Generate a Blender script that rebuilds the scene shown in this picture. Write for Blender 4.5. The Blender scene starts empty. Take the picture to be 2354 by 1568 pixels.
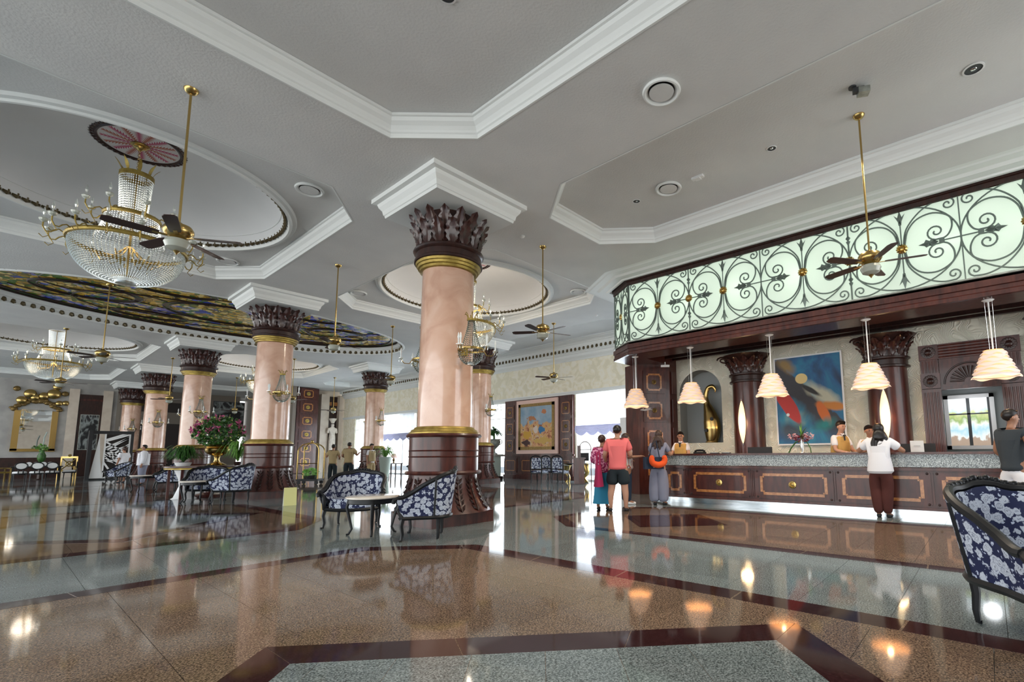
import bpy, bmesh, math, random
from mathutils import Vector, Matrix
from mathutils.geometry import tessellate_polygon
random.seed(7)
PI = math.pi
S = bpy.context.scene
COL = S.collection
def R(d): return math.radians(d)

# ------------------------------------------------------------------ camera
FPX, PPX, PPY = 1117.2, 1350.8, 913.9
PIT, ROL, YAW = 0.11478, -0.00895, 0.8844
_fw = Vector((math.sin(YAW), math.cos(YAW), 0)); _rt = Vector((math.cos(YAW), -math.sin(YAW), 0)); _up = Vector((0, 0, 1))
_F = _fw*math.cos(PIT) + _up*math.sin(PIT); _U = _rt.cross(_F)
_R2 = _rt*math.cos(ROL) + _U*math.sin(ROL); _U2 = -_rt*math.sin(ROL) + _U*math.cos(ROL)
cam = bpy.data.objects.new('camera', bpy.data.cameras.new('camera')); COL.objects.link(cam)
cam.matrix_world = Matrix(((_R2.x, _U2.x, -_F.x, 0), (_R2.y, _U2.y, -_F.y, 0), (_R2.z, _U2.z, -_F.z, 1.15), (0, 0, 0, 1)))
cam.data.sensor_fit = 'HORIZONTAL'; cam.data.sensor_width = 36.0
cam.data.lens = FPX/2354*36.0
cam.data.shift_x = (1177-PPX)/2354; cam.data.shift_y = (PPY-784)/2354
cam.data.clip_start = 0.05; cam.data.clip_end = 500
S.camera = cam

# ------------------------------------------------------------------ world, lights, exposure
W = bpy.data.worlds.new('world'); S.world = W; W.use_nodes = True
nt = W.node_tree; bg = nt.nodes['Background']
tc = nt.nodes.new('ShaderNodeTexCoord'); sp = nt.nodes.new('ShaderNodeSeparateXYZ'); cr = nt.nodes.new('ShaderNodeValToRGB')
nt.links.new(tc.outputs['Generated'], sp.inputs[0]); nt.links.new(sp.outputs['Z'], cr.inputs[0])
cr.color_ramp.elements[0].position = 0.0; cr.color_ramp.elements[0].color = (0.93, 0.94, 0.92, 1)
cr.color_ramp.elements[1].position = 0.6; cr.color_ramp.elements[1].color = (0.72, 0.84, 1.0, 1)
nt.links.new(cr.outputs[0], bg.inputs['Color']); bg.inputs['Strength'].default_value = 3.1
def light(name, kind, loc, energy, color=(1, 1, 1), size=.1, rot=None, sy=None, spread=None):
    l = bpy.data.lights.new(name, kind); l.energy = energy; l.color = color
    if kind == 'AREA':
        l.size = size
        if sy: l.shape = 'RECTANGLE'; l.size_y = sy
    else: l.shadow_soft_size = size
    o = bpy.data.objects.new(name, l); COL.objects.link(o); o.location = loc
    if rot: o.rotation_euler = rot
    return o
S.view_settings.view_transform = 'Standard'; S.view_settings.look = 'None'
S.view_settings.exposure = 0.5; S.view_settings.gamma = 1; S.view_settings.use_curve_mapping = False
# daylight entering through the garden windows of the far right wall
for (y0, y1) in ((10.6, 13.7), (18.4, 25.5), (26.5, 34.0)):
    light('window_daylight', 'AREA', (16.5, (y0+y1)/2, 2.0), 55*(y1-y0), (.93, .97, 1), y1-y0, (0, R(90), 0), 3.2)

# ------------------------------------------------------------------ materials
def newmat(name):
    m = bpy.data.materials.new(name); m.use_nodes = True
    n = m.node_tree; b = n.nodes['Principled BSDF']
    return m, n, b
def setp(b, col=None, rough=None, metal=None, spec=None, emit=None, es=0, coat=None, trans=None, alpha=None):
    if col: b.inputs['Base Color'].default_value = (*col, 1)
    if rough is not None: b.inputs['Roughness'].default_value = rough
    if metal is not None: b.inputs['Metallic'].default_value = metal
    if spec is not None: b.inputs['Specular IOR Level'].default_value = spec
    if emit: b.inputs['Emission Color'].default_value = (*emit, 1); b.inputs['Emission Strength'].default_value = es
    if coat is not None: b.inputs['Coat Weight'].default_value = coat; b.inputs['Coat Roughness'].default_value = .05
    if trans is not None: b.inputs['Transmission Weight'].default_value = trans
    if alpha is not None: b.inputs['Alpha'].default_value = alpha
def plain(name, col, rough=.5, **k):
    m, n, b = newmat(name); setp(b, col, rough, **k); return m
def node(n, t, **k):
    x = n.nodes.new(t)
    for a, v in k.items(): setattr(x, a, v)
    return x
def ramp(n, stops, interp='LINEAR'):
    r = n.nodes.new('ShaderNodeValToRGB'); r.color_ramp.interpolation = interp
    e = r.color_ramp.elements
    while len(e) < len(stops): e.new(0.5)
    for i, (p, c) in enumerate(stops): e[i].position = p; e[i].color = (*c, 1)
    return r
def noisy(name, stops, scale, rough=.5, detail=4, coord='Object', stretch=None, bump=0, bscale=None, tex='noise', dist=0, **k):
    m, n, b = newmat(name); setp(b, None, rough, **k)
    t = n.nodes.new('ShaderNodeTexCoord'); mp = n.nodes.new('ShaderNodeMapping'); n.links.new(t.outputs[coord], mp.inputs[0])
    if stretch: mp.inputs['Scale'].default_value = stretch
    if tex == 'noise':
        x = n.nodes.new('ShaderNodeTexNoise'); x.inputs['Detail'].default_value = detail; x.inputs['Distortion'].default_value = dist; o = x.outputs['Fac']
    elif tex == 'voronoi':
        x = n.nodes.new('ShaderNodeTexVoronoi'); o = x.outputs['Color']
    x.inputs['Scale'].default_value = scale; n.links.new(mp.outputs[0], x.inputs['Vector'])
    r = ramp(n, stops)
    if tex == 'voronoi':
        s = n.nodes.new('ShaderNodeSeparateColor'); n.links.new(o, s.inputs[0]); o = s.outputs[0]
    n.links.new(o, r.inputs[0]); n.links.new(r.outputs[0], b.inputs['Base Color'])
    if bump:
        x2 = n.nodes.new('ShaderNodeTexNoise'); x2.inputs['Scale'].default_value = bscale or scale; x2.inputs['Detail'].default_value = 3
        n.links.new(mp.outputs[0], x2.inputs['Vector'])
        bp = n.nodes.new('ShaderNodeBump'); bp.inputs['Strength'].default_value = bump; bp.inputs['Distance'].default_value = .02
        n.links.new(x2.outputs['Fac'], bp.inputs['Height']); n.links.new(bp.outputs[0], b.inputs['Normal'])
    return m
M = {}
M['ceil'] = noisy('ceiling_plaster', [(.3, (.66, .66, .655)), (.7, (.72, .72, .71))], 1.2, .85, bump=.25, bscale=30)
M['dome'] = noisy('dome_plaster', [(.3, (.66, .67, .68)), (.7, (.72, .73, .74))], .6, .8)
M['trim'] = plain('white_moulding', (.78, .80, .79), .5)
M['pink'] = noisy('pink_faux_marble', [(.25, (.52, .29, .205)), (.5, (.66, .41, .30)), (.75, (.76, .53, .42))], 2.2, .22, detail=7, dist=.7, coat=.7, spec=.5)
M['wood'] = noisy('mahogany', [(.3, (.035, .008, .007)), (.55, (.075, .018, .013)), (.8, (.11, .028, .018))], 4, .32, detail=6, stretch=(3, 3, .6), coat=.22, spec=.4)
M['leafwood'] = noisy('carved_mahogany', [(.3, (.022, .007, .006)), (.7, (.065, .018, .013))], 6, .33, detail=5, coat=.3, spec=.45)
M['dwood'] = noisy('dark_mahogany', [(.3, (.016, .006, .005)), (.7, (.045, .014, .010))], 5, .38, detail=6, stretch=(3, 3, .7), coat=.15, spec=.4)
M['inlay'] = noisy('burl_inlay', [(.3, (.30, .11, .03)), (.6, (.46, .19, .06)), (.8, (.55, .26, .09))], 18, .25, detail=6, coat=.4)
M['gold'] = noisy('gold_paint', [(.35, (.25, .17, .035)), (.65, (.40, .29, .07))], 9, .42, metal=.6)
M['brass'] = plain('polished_brass', (.50, .35, .13), .24, metal=1)
M['darkgold'] = noisy('antique_gold', [(.3, (.10, .06, .02)), (.7, (.30, .20, .07))], 30, .4, metal=.7)
M['shell'] = plain('olive_gold_shell', (.10, .075, .035), .45, metal=.4)
M['iron'] = plain('patinated_iron', (.15, .19, .17), .45, metal=.5)
M['black'] = plain('black_lacquer', (.008, .009, .011), .4, spec=.35)
M['blackmat'] = plain('black_matt', (.015, .015, .017), .6)
M['white'] = plain('white_paint', (.82, .82, .82), .4)
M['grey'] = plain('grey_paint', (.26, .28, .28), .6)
M['dgrey'] = plain('dark_grey', (.05, .055, .06), .5)
M['steel'] = noisy('brushed_steel', [(.3, (.55, .62, .66)), (.7, (.80, .86, .90))], 2, .18, metal=1, stretch=(1, 1, 12))
M['fan'] = plain('dark_fan_blade', (.035, .012, .010), .35, coat=.2)
M['chrome'] = plain('chrome', (.8, .8, .8), .1, metal=1)
M['paper'] = plain('white_paper', (.85, .85, .83), .6)
M['marble'] = noisy('cream_marble', [(.35, (.70, .63, .55)), (.65, (.82, .76, .68))], 6, .2, detail=6, coat=.5)
M['pistachio'] = plain('pale_green_stone', (.42, .50, .45), .4)
M['silver'] = noisy('silvered_stone', [(.3, (.20, .22, .20)), (.7, (.46, .48, .44))], 8, .35, metal=.3)
M['green'] = noisy('leaf_green', [(.3, (.015, .06, .01)), (.7, (.06, .19, .03))], 12, .45)
M['lgreen'] = noisy('light_leaf_green', [(.3, (.08, .22, .03)), (.7, (.20, .42, .08))], 12, .45)
M['hedge'] = plain('light_green_foliage', (.25, .55, .12), .6)  # one even light green for the leaves
M['pinkfl'] = plain('pink_petal', (.62, .13, .30), .5)
M['lpink'] = plain('pale_pink_petal', (.75, .45, .48), .5)
M['yfl'] = plain('yellow_green_bud', (.55, .58, .18), .5)
M['redfl'] = plain('dark_red_petal', (.16, .01, .03), .5)
M['cream'] = noisy('cream_wallpaper', [(.42, (.80, .75, .58)), (.50, (.88, .82, .65)), (.58, (.90, .86, .74))], 2.2, .7, detail=5, dist=1.5, stretch=(1, 1, 1.2))
M['stone'] = noisy('pale_stone_tiles', [(.35, (.34, .33, .32)), (.65, (.46, .45, .43))], 1.4, .5, detail=5)
M['buff'] = noisy('buff_pilaster', [(.35, (.62, .53, .44)), (.65, (.72, .64, .54))], 2, .5)
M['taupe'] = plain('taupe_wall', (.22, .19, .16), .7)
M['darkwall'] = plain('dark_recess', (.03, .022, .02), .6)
M['tapepink'] = plain('pink_mount', (.80, .55, .48), .5)
M['skin'] = plain('skin', (.50, .27, .18), .5)
M['skin2'] = plain('tan_skin', (.36, .18, .11), .5)
M['hair'] = plain('black_hair', (.012, .009, .008), .4)
M['hairb'] = plain('brown_hair', (.045, .02, .013), .45)
M['eye'] = plain('dark_eye', (.01, .008, .008), .2)
M['lip'] = plain('lip', (.35, .10, .08), .5)
def cloth(name, col): return plain(name, col, .85)
M['vest'] = cloth('tan_vest', (.55, .34, .10)); M['shirt'] = cloth('white_shirt', (.80, .80, .84)); M['coral'] = cloth('coral_shirt', (.80, .17, .17))
M['shorts'] = cloth('black_shorts', (.012, .022, .028)); M['jeans'] = cloth('dark_jeans', (.015, .03, .06)); M['teal'] = cloth('teal_skirt', (.03, .25, .42))
M['bag'] = cloth('magenta_bag', (.32, .01, .07)); M['orange'] = cloth('orange_cushion', (.85, .10, .015)); M['slate'] = cloth('grey_trousers', (.24, .25, .33))
M['maroon'] = cloth('maroon_trousers', (.075, .016, .012)); M['char'] = cloth('charcoal_shirt', (.035, .045, .055)); M['khaki'] = cloth('khaki_shirt', (.42, .32, .17))
M['blouse'] = noisy('patterned_magenta_blouse', [(.45, (.30, .01, .10)), (.55, (.75, .35, .5))], 22, .8, detail=1)
def stripes():
    m, n, b = newmat('striped_blouse'); setp(b, None, .85)
    t = n.nodes.new('ShaderNodeTexCoord'); w = n.nodes.new('ShaderNodeTexWave'); w.inputs['Scale'].default_value = 9; w.inputs['Distortion'].default_value = 1
    r = ramp(n, [(0, (.75, .75, .75)), (.35, (.55, .08, .03)), (.6, (.03, .04, .16)), (.8, (.75, .72, .70))], 'CONSTANT')
    n.links.new(t.outputs['Object'], w.inputs['Vector']); n.links.new(w.outputs['Fac'], r.inputs[0]); n.links.new(r.outputs[0], b.inputs['Base Color']); return m
M['stripe'] = stripes()
def granite(name, cols, scale=95, rough=.06):
    m, n, b = newmat(name); setp(b, None, rough, spec=.38)
    t = n.nodes.new('ShaderNodeTexCoord')
    x = n.nodes.new('ShaderNodeTexNoise'); x.inputs['Scale'].default_value = scale; x.inputs['Detail'].default_value = 3; x.inputs['Roughness'].default_value = .75
    n.links.new(t.outputs['Object'], x.inputs['Vector'])
    r = ramp(n, [(.36, cols[0]), (.47, cols[1]), (.56, cols[2]), (.66, cols[3])]); n.links.new(x.outputs['Fac'], r.inputs[0])
    oi = n.nodes.new('ShaderNodeObjectInfo'); mx = n.nodes.new('ShaderNodeMix'); mx.data_type = 'RGBA'; mx.blend_type = 'MULTIPLY'
    rr = ramp(n, [(0, (.86, .86, .86)), (1, (1.08, 1.08, 1.08))]); n.links.new(oi.outputs['Random'], rr.inputs[0])
    mx.inputs[0].default_value = 1; n.links.new(r.outputs[0], mx.inputs[6]); n.links.new(rr.outputs[0], mx.inputs[7]); n.links.new(mx.outputs[2], b.inputs['Base Color'])
    return m
M['gbeige'] = granite('beige_granite', [(.035, .026, .022), (.14, .095, .068), (.27, .185, .125), (.40, .29, .20)])
M['ggrey'] = granite('grey_granite', [(.05, .06, .06), (.15, .18, .18), (.26, .30, .30), (.40, .45, .45)])
M['gmaroon'] = granite('maroon_granite', [(.02, .008, .009), (.038, .014, .015), (.052, .02, .021), (.07, .028, .03)])
M['gspeck'] = granite('speckled_granite', [(.03, .035, .04), (.18, .21, .22), (.40, .45, .46), (.68, .72, .73)], 62, .2)
M['grout'] = plain('grout', (.05, .05, .045), .6)
def brocade():
    m, n, b = newmat('navy_floral_brocade'); setp(b, None, .7)
    t = n.nodes.new('ShaderNodeTexCoord'); nz = n.nodes.new('ShaderNodeTexNoise'); nz.inputs['Scale'].default_value = 38; nz.inputs['Detail'].default_value = 2
    n.links.new(t.outputs['Object'], nz.inputs['Vector'])
    ms = node(n, 'ShaderNodeVectorMath', operation='SCALE'); ms.inputs['Scale'].default_value = .045; ad = node(n, 'ShaderNodeVectorMath', operation='ADD')
    sb = node(n, 'ShaderNodeVectorMath', operation='SUBTRACT'); sb.inputs[1].default_value = (.5, .5, .5)
    n.links.new(nz.outputs['Color'], sb.inputs[0]); n.links.new(sb.outputs[0], ms.inputs[0]); n.links.new(ms.outputs[0], ad.inputs[0]); n.links.new(t.outputs['Object'], ad.inputs[1])
    v = n.nodes.new('ShaderNodeTexVoronoi'); v.inputs['Scale'].default_value = 13; v.inputs['Randomness'].default_value = .8
    n.links.new(ad.outputs[0], v.inputs['Vector'])
    navy, wh = (.008, .014, .065), (.60, .65, .74)
    r = ramp(n, [(0, wh), (.10, wh), (.13, navy), (.16, wh), (.26, (.40, .44, .54)), (.29, (.16, .19, .30)), (.32, wh), (.47, (.45, .5, .6)), (.50, navy)])
    n.links.new(v.outputs['Distance'], r.inputs[0])
    v2 = n.nodes.new('ShaderNodeTexVoronoi'); v2.inputs['Scale'].default_value = 31; n.links.new(ad.outputs[0], v2.inputs['Vector'])
    r2 = ramp(n, [(0, (.50, .56, .66)), (.30, (.50, .56, .66)), (.34, (0, 0, 0))]); n.links.new(v2.outputs['Distance'], r2.inputs[0])
    sc = n.nodes.new('ShaderNodeSeparateColor'); n.links.new(v2.outputs['Color'], sc.inputs[0]); th = node(n, 'ShaderNodeMath', operation='LESS_THAN'); th.inputs[1].default_value = .62; n.links.new(sc.outputs[0], th.inputs[0])
    far_ = node(n, 'ShaderNodeMath', operation='GREATER_THAN'); far_.inputs[1].default_value = .52; n.links.new(v.outputs['Distance'], far_.inputs[0])
    mu = node(n, 'ShaderNodeMath', operation='MULTIPLY'); n.links.new(th.outputs[0], mu.inputs[0]); n.links.new(far_.outputs[0], mu.inputs[1])
    mx = node(n, 'ShaderNodeMix', data_type='RGBA', blend_type='ADD'); n.links.new(mu.outputs[0], mx.inputs[0]); n.links.new(r.outputs[0], mx.inputs[6]); n.links.new(r2.outputs[0], mx.inputs[7])
    n.links.new(mx.outputs[2], b.inputs['Base Color']); return m
M['brocade'] = brocade()
def glassy(name, col, rough=.05, mix=.55):
    m = bpy.data.materials.new(name); m.use_nodes = True; n = m.node_tree; n.nodes.remove(n.nodes['Principled BSDF']); o = n.nodes['Material Output']
    tr = n.nodes.new('ShaderNodeBsdfTransparent'); tr.inputs[0].default_value = (*col, 1)
    g = n.nodes.new('ShaderNodeBsdfGlossy'); g.inputs['Roughness'].default_value = rough; g.inputs[0].default_value = (*col, 1)
    mx = n.nodes.new('ShaderNodeMixShader'); mx.inputs[0].default_value = mix
    n.links.new(tr.outputs[0], mx.inputs[1]); n.links.new(g.outputs[0], mx.inputs[2]); n.links.new(mx.outputs[0], o.inputs[0]); return m
M['pane'] = glassy('window_glass', (.97, .99, 1), .02, .06)
M['crystal'] = glassy('crystal', (.93, .95, .93), .25, .7); M['crystal2'] = glassy('smoky_crystal', (.55, .60, .56), .2, .6)
def translucent(name, col, mix=.5, emit=None, es=0):
    m = bpy.data.materials.new(name); m.use_nodes = True; n = m.node_tree; n.nodes.remove(n.nodes['Principled BSDF']); o = n.nodes['Material Output']
    a = n.nodes.new('ShaderNodeBsdfDiffuse'); a.inputs[0].default_value = (*col, 1); t = n.nodes.new('ShaderNodeBsdfTranslucent'); t.inputs[0].default_value = (*col, 1)
    mx = n.nodes.new('ShaderNodeMixShader'); mx.inputs[0].default_value = mix
    n.links.new(a.outputs[0], mx.inputs[1]); n.links.new(t.outputs[0], mx.inputs[2]); out = mx.outputs[0]
    if emit:
        e = n.nodes.new('ShaderNodeEmission'); e.inputs[0].default_value = (*emit, 1); e.inputs[1].default_value = es
        ad = n.nodes.new('ShaderNodeAddShader'); n.links.new(out, ad.inputs[0]); n.links.new(e.outputs[0], ad.inputs[1]); out = ad.outputs[0]
    n.links.new(out, o.inputs[0]); return m
M['blind'] = translucent('white_voile', (.85, .86, .9), .6)
M['swag'] = translucent('lilac_swag', (.40, .40, .55), .12)
M['frost'] = translucent('frosted_green_glass', (.78, .84, .77), .5, (.82, .92, .84), .16)
M['shade'] = translucent('ribbed_white_shade', (.86, .86, .88), .4)
M['glow'] = plain('lit_warm_panel', (.9, .8, .6), .5, emit=(1, .70, .36), es=.85)
M['liner'] = plain('added_shade_glow', (.9, .6, .35), .5, emit=(1, .50, .22), es=.45)
M['bulb'] = plain('lit_bulb', (1, .9, .7), .5, emit=(1, .62, .28), es=5)
M['milk'] = plain('milky_glass', (.42, .44, .38), .25, coat=.5)
M['mirror'] = plain('mirror_glass', (.75, .78, .80), .02, metal=1)
M['candle'] = plain('clear_bulb', (.75, .78, .78), .15)
# ------------------------------------------------------------------ mesh builder
class MB:
    def __init__(s): s.v = []; s.f = []
    def add(s, vs, fs, mat=None):
        k = len(s.v)
        s.v += [tuple(mat @ Vector(p)) if mat else tuple(p) for p in vs]; s.f += [tuple(i+k for i in f) for f in fs]; return s
    def box(s, x0, x1, y0, y1, z0, z1, mat=None):
        v = [(x, y, z) for z in (z0, z1) for y in (y0, y1) for x in (x0, x1)]
        return s.add(v, [(0, 2, 3, 1), (4, 5, 7, 6), (0, 1, 5, 4), (2, 6, 7, 3), (0, 4, 6, 2), (1, 3, 7, 5)], mat)
    def lathe(s, prof, n=24, c=(0, 0, 0), mat=None, wave=None, caps=True):
        v = []; f = []
        for j, (r, z) in enumerate(prof):
            for i in range(n):
                a = 2*PI*i/n; rr = r*(wave(a, j) if wave else 1); v.append((c[0]+rr*math.cos(a), c[1]+rr*math.sin(a), c[2]+z))
        for j in range(len(prof)-1):
            for i in range(n): f.append((j*n+i, j*n+(i+1) % n, (j+1)*n+(i+1) % n, (j+1)*n+i))
        if caps:
            f.append(tuple(range(n))[::-1]); f.append(tuple((len(prof)-1)*n+i for i in range(n)))
        return s.add(v, f, mat)
    def tube(s, pts, r, n=6, closed=False, mat=None):
        pts = [Vector(p) for p in pts]; m = len(pts); v = []; f = []
        up = Vector((0, 0, 1)); last = None
        for i, p in enumerate(pts):
            a = pts[(i-1) % m] if (closed or i > 0) else p; b = pts[(i+1) % m] if (closed or i < m-1) else p
            t = (b-a)
            if t.length < 1e-9: t = Vector((0, 0, 1))
            t.normalize()
            if last is None:
                x = t.cross(up)
                if x.length < .1: x = t.cross(Vector((1, 0, 0)))
            else: x = last - t*last.dot(t)
            x.normalize(); y = t.cross(x); last = x
            rr = r(i/(m-1 if m > 1 else 1)) if callable(r) else r
            for k in range(n):
                q = 2*PI*k/n; v.append(p + (x*math.cos(q)+y*math.sin(q))*rr)
        for i in range(m if closed else m-1):
            for k in range(n): j = (i+1) % m; f.append((i*n+k, i*n+(k+1) % n, j*n+(k+1) % n, j*n+k))
        if not closed: f.append(tuple(range(n))[::-1]); f.append(tuple((m-1)*n+k for k in range(n)))
        return s.add(v, f, mat)
    def ball(s, c, r, n=8, m=6, mat=None):
        if not isinstance(r, (tuple, list)): r = (r, r, r)
        prof = [(math.sin(PI*j/m), -math.cos(PI*j/m)) for j in range(m+1)]
        prof[0] = (.02, -1); prof[-1] = (.02, 1)
        T = Matrix.Translation(c) @ Matrix.Diagonal((r[0], r[1], r[2], 1))
        return s.lathe(prof, n, mat=(mat @ T) if mat else T)
    def octa(s, c, r, h=None):
        h = h or r; x, y, z = c
        return s.add([(x+r, y, z), (x, y+r, z), (x-r, y, z), (x, y-r, z), (x, y, z+h), (x, y, z-h)], [(0, 1, 4), (1, 2, 4), (2, 3, 4), (3, 0, 4), (1, 0, 5), (2, 1, 5), (3, 2, 5), (0, 3, 5)])
    def prism(s, poly, z0, z1, mat=None):
        n = len(poly); v = [(x, y, z0) for x, y in poly] + [(x, y, z1) for x, y in poly]
        f = [tuple(range(n))[::-1], tuple(range(n, 2*n))] + [(i, (i+1) % n, n+(i+1) % n, n+i) for i in range(n)]
        return s.add(v, f, mat)
    def sweep(s, path, prof, closed=True, zb=0):
        """profile (offset to the left of travel, z) swept along an xy path with mitred corners"""
        n = len(path); m = len(prof); v = []; f = []
        P = [Vector(p) for p in path]
        for i in range(n):
            a = (P[i]-P[i-1]) if (closed or i > 0) else (P[1]-P[0]); b = (P[(i+1) % n]-P[i]) if (closed or i < n-1) else (P[-1]-P[-2])
            a = a.normalized(); b = b.normalized(); na = Vector((-a.y, a.x)); nb = Vector((-b.y, b.x)); q = na+nb
            q = q/max(q.dot(na), .2) if q.length > 1e-6 else na
            for (o, z) in prof: v.append((P[i].x+q.x*o, P[i].y+q.y*o, zb+z))
        for i in range(n if closed else n-1):
            j = (i+1) % n
            for k in range(m-1): f.append((i*m+k, j*m+k, j*m+k+1, i*m+k+1))
        if not closed: f.append(tuple(range(m))); f.append(tuple((n-1)*m+k for k in range(m))[::-1])
        return s.add(v, f)
    def grid(s, fn, nu, nv, thick=0):
        v = []; f = []
        for i in range(nu+1):
            for j in range(nv+1): v.append(Vector(fn(i/nu, j/nv)))
        w = nv+1
        q = [(i*w+j, (i+1)*w+j, (i+1)*w+j+1, i*w+j+1) for i in range(nu) for j in range(nv)]
        if thick:
            N = [Vector((0, 0, 0)) for _ in v]
            for a in q:
                nn = (v[a[1]]-v[a[0]]).cross(v[a[3]]-v[a[0]])
                for k in a: N[k] += nn
            k = len(v); v2 = [p - (nn.normalized() if nn.length > 0 else nn)*thick for p, nn in zip(v, N)]
            f = q + [tuple(x+k for x in a[::-1]) for a in q]
            b = [(i*w, (i+1)*w) for i in range(nu)][::1] + [(nu*w+j, nu*w+j+1) for j in range(nv)] + [((i+1)*w+nv, i*w+nv) for i in range(nu)] + [(j+1, j) for j in range(nv)]
            f += [(x, x+k, y+k, y) for x, y in b]; v = v+v2
        else: f = q
        return s.add(v, f)
    def build(s, name, mat, parent=None, smooth=False, loc=None, rz=None, kind=None):
        me = bpy.data.meshes.new(name); me.from_pydata([tuple(p) for p in s.v], [], s.f)
        bm = bmesh.new(); bm.from_mesh(me); bmesh.ops.recalc_face_normals(bm, faces=bm.faces); bm.to_mesh(me); bm.free()
        if mat: me.materials.append(M[mat] if isinstance(mat, str) else mat)
        if smooth:
            me.shade_smooth()
            try: me.set_sharp_from_angle(angle=R(38))
            except Exception: pass
        o = bpy.data.objects.new(name, me); COL.objects.link(o)
        if parent: o.parent = parent; KIDS.setdefault(parent.name, []).append(o)
        if loc: o.location = loc
        if rz is not None: o.rotation_euler = (0, 0, rz)
        if kind: o['kind'] = kind
        return o
KIDS = {}
def tag(o, label, cat, group=None):
    o['label'] = label; o['category'] = cat
    if group: o['group'] = group
    return o
def empty(name, loc, label, cat, rz=0, group=None):
    o = bpy.data.objects.new(name, None); COL.objects.link(o); o.location = loc; o.rotation_euler = (0, 0, rz); o.empty_display_size = .2
    return tag(o, label, cat, group)
def dup(o, parent=None, loc=None, rz=None, label=None, scale=None, skip=()):
    c = o.copy(); COL.objects.link(c)
    if parent: c.parent = parent; KIDS.setdefault(parent.name, []).append(c)
    if loc is not None: c.location = loc
    if rz is not None: c.rotation_euler = (0, 0, rz)
    if label: c['label'] = label
    if scale: c.scale = (scale,)*3
    for ch in list(KIDS.get(o.name, [])):
        if ch.name.split('.')[0] in skip: continue
        dup(ch, c)
    return c
def inst(o, parent, loc, rot=(0, 0, 0), scale=(1, 1, 1), name=None, mat4=None):
    c = o.copy(); COL.objects.link(c); c.parent = parent
    if mat4 is not None: c.matrix_local = mat4
    else: c.location = loc; c.rotation_euler = rot; c.scale = scale
    if name: c.name = name
    if parent: KIDS.setdefault(parent.name, []).append(c)
    return c
def struct(o): o['kind'] = 'structure'; return o
def polyface(outer, holes, to3, name, mat, parent=None, thick=None):
    loops = [[Vector((x, y, 0)) for x, y in outer]] + [[Vector((x, y, 0)) for x, y in h] for h in holes]
    tris = tessellate_polygon(loops); v = [p for l in loops for p in l]
    mb = MB(); vs = [to3(p.x, p.y) for p in v]; fs = [tuple(t) for t in tris]
    mb.v = vs; mb.f = fs
    o = mb.build(name, mat, parent); return o
def circ(cx, cy, a, b=None, n=64, a0=0, a1=2*PI, end=False):
    b = b or a; k = n if not end else n-1
    return [(cx+a*math.cos(a0+(a1-a0)*i/k), cy+b*math.sin(a0+(a1-a0)*i/k)) for i in range(n)]
def octo(x0, x1, y0, y1, cx, cy=None):
    cy = cy or cx
    return [(x0+cx, y0), (x1-cx, y0), (x1, y0+cy), (x1, y1-cy), (x1-cx, y1), (x0+cx, y1), (x0, y1-cy), (x0, y0+cy)]
def clip(poly, win):
    """Sutherland-Hodgman: clip poly to the convex ccw polygon win"""
    out = poly
    for i in range(len(win)):
        ax, ay = win[i]; bx, by = win[(i+1) % len(win)]; ins = lambda p: (bx-ax)*(p[1]-ay)-(by-ay)*(p[0]-ax) >= 0
        src = out; out = []
        for j in range(len(src)):
            p, q = src[j-1], src[j]
            if ins(p) != ins(q):
                dx, dy = q[0]-p[0], q[1]-p[1]; den = (bx-ax)*dy-(by-ay)*dx; t = -((bx-ax)*(p[1]-ay)-(by-ay)*(p[0]-ax))/den
                out.append((p[0]+dx*t, p[1]+dy*t))
            if ins(q): out.append(q)
        if not out: return []
    return out
def inset(poly, d):
    n = len(poly); out = []; P = [Vector(p) for p in poly]
    for i in range(n):
        a = (P[i]-P[i-1]).normalized(); b = (P[(i+1) % n]-P[i]).normalized(); na = Vector((-a.y, a.x)); nb = Vector((-b.y, b.x)); q = na+nb
        q = q/max(q.dot(na), .2); out.append((P[i].x+q.x*d, P[i].y+q.y*d))
    return out

# ------------------------------------------------------------------ floor
ZS = 5.8      # soffit height
ZP = 6.1      # coffer plate height
fl = MB().add([(-14, -8, -.004), (30, -8, -.004), (30, 50, -.004), (-14, 50, -.004)], [(0, 1, 2, 3)]).build('floor', 'grout'); struct(fl)
OCTS = []      # (polygon, band width, diamond centre, half diagonal)
bigoct = octo(-1.75, 4.05, -4.0, 6.2, .98, 1.03)
OCTS = [(bigoct, .25, (1.15, 1.1), 2.38), (octo(-1.45, 4.0, 8.45, 15.2, .85, 1.1), .28, (1.25, 11.65), 2.4),
        (octo(5.95, 11.2, 8.2, 15.2, .9, 1.1), .26, (8.6, 11.7), 1.6), (octo(-1.45, 4.0, 25.7, 32.0, .9), .3, (1.25, 28.8), 2.2),
        (octo(5.95, 11.4, 25.7, 32.0, .9), .3, (8.7, 28.8), 2.2), (octo(-2.0, 12.0, 17.2, 23.6, 1.8), .3, (5.0, 20.4), 2.4),
        (octo(5.9, 9.3, -4.0, 6.3, .75, 1.0), .2, (7.5, 4.3), 1.0)]
TILES = []; REST = {}
def depth(x, y): return x*_fw.x + y*_fw.y
def seen(x, y, m=0):
    d = depth(x, y)
    if d < .6: return False
    u = (x*_rt.x+y*_rt.y)/d
    return -1.30 < u < .98
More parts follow.
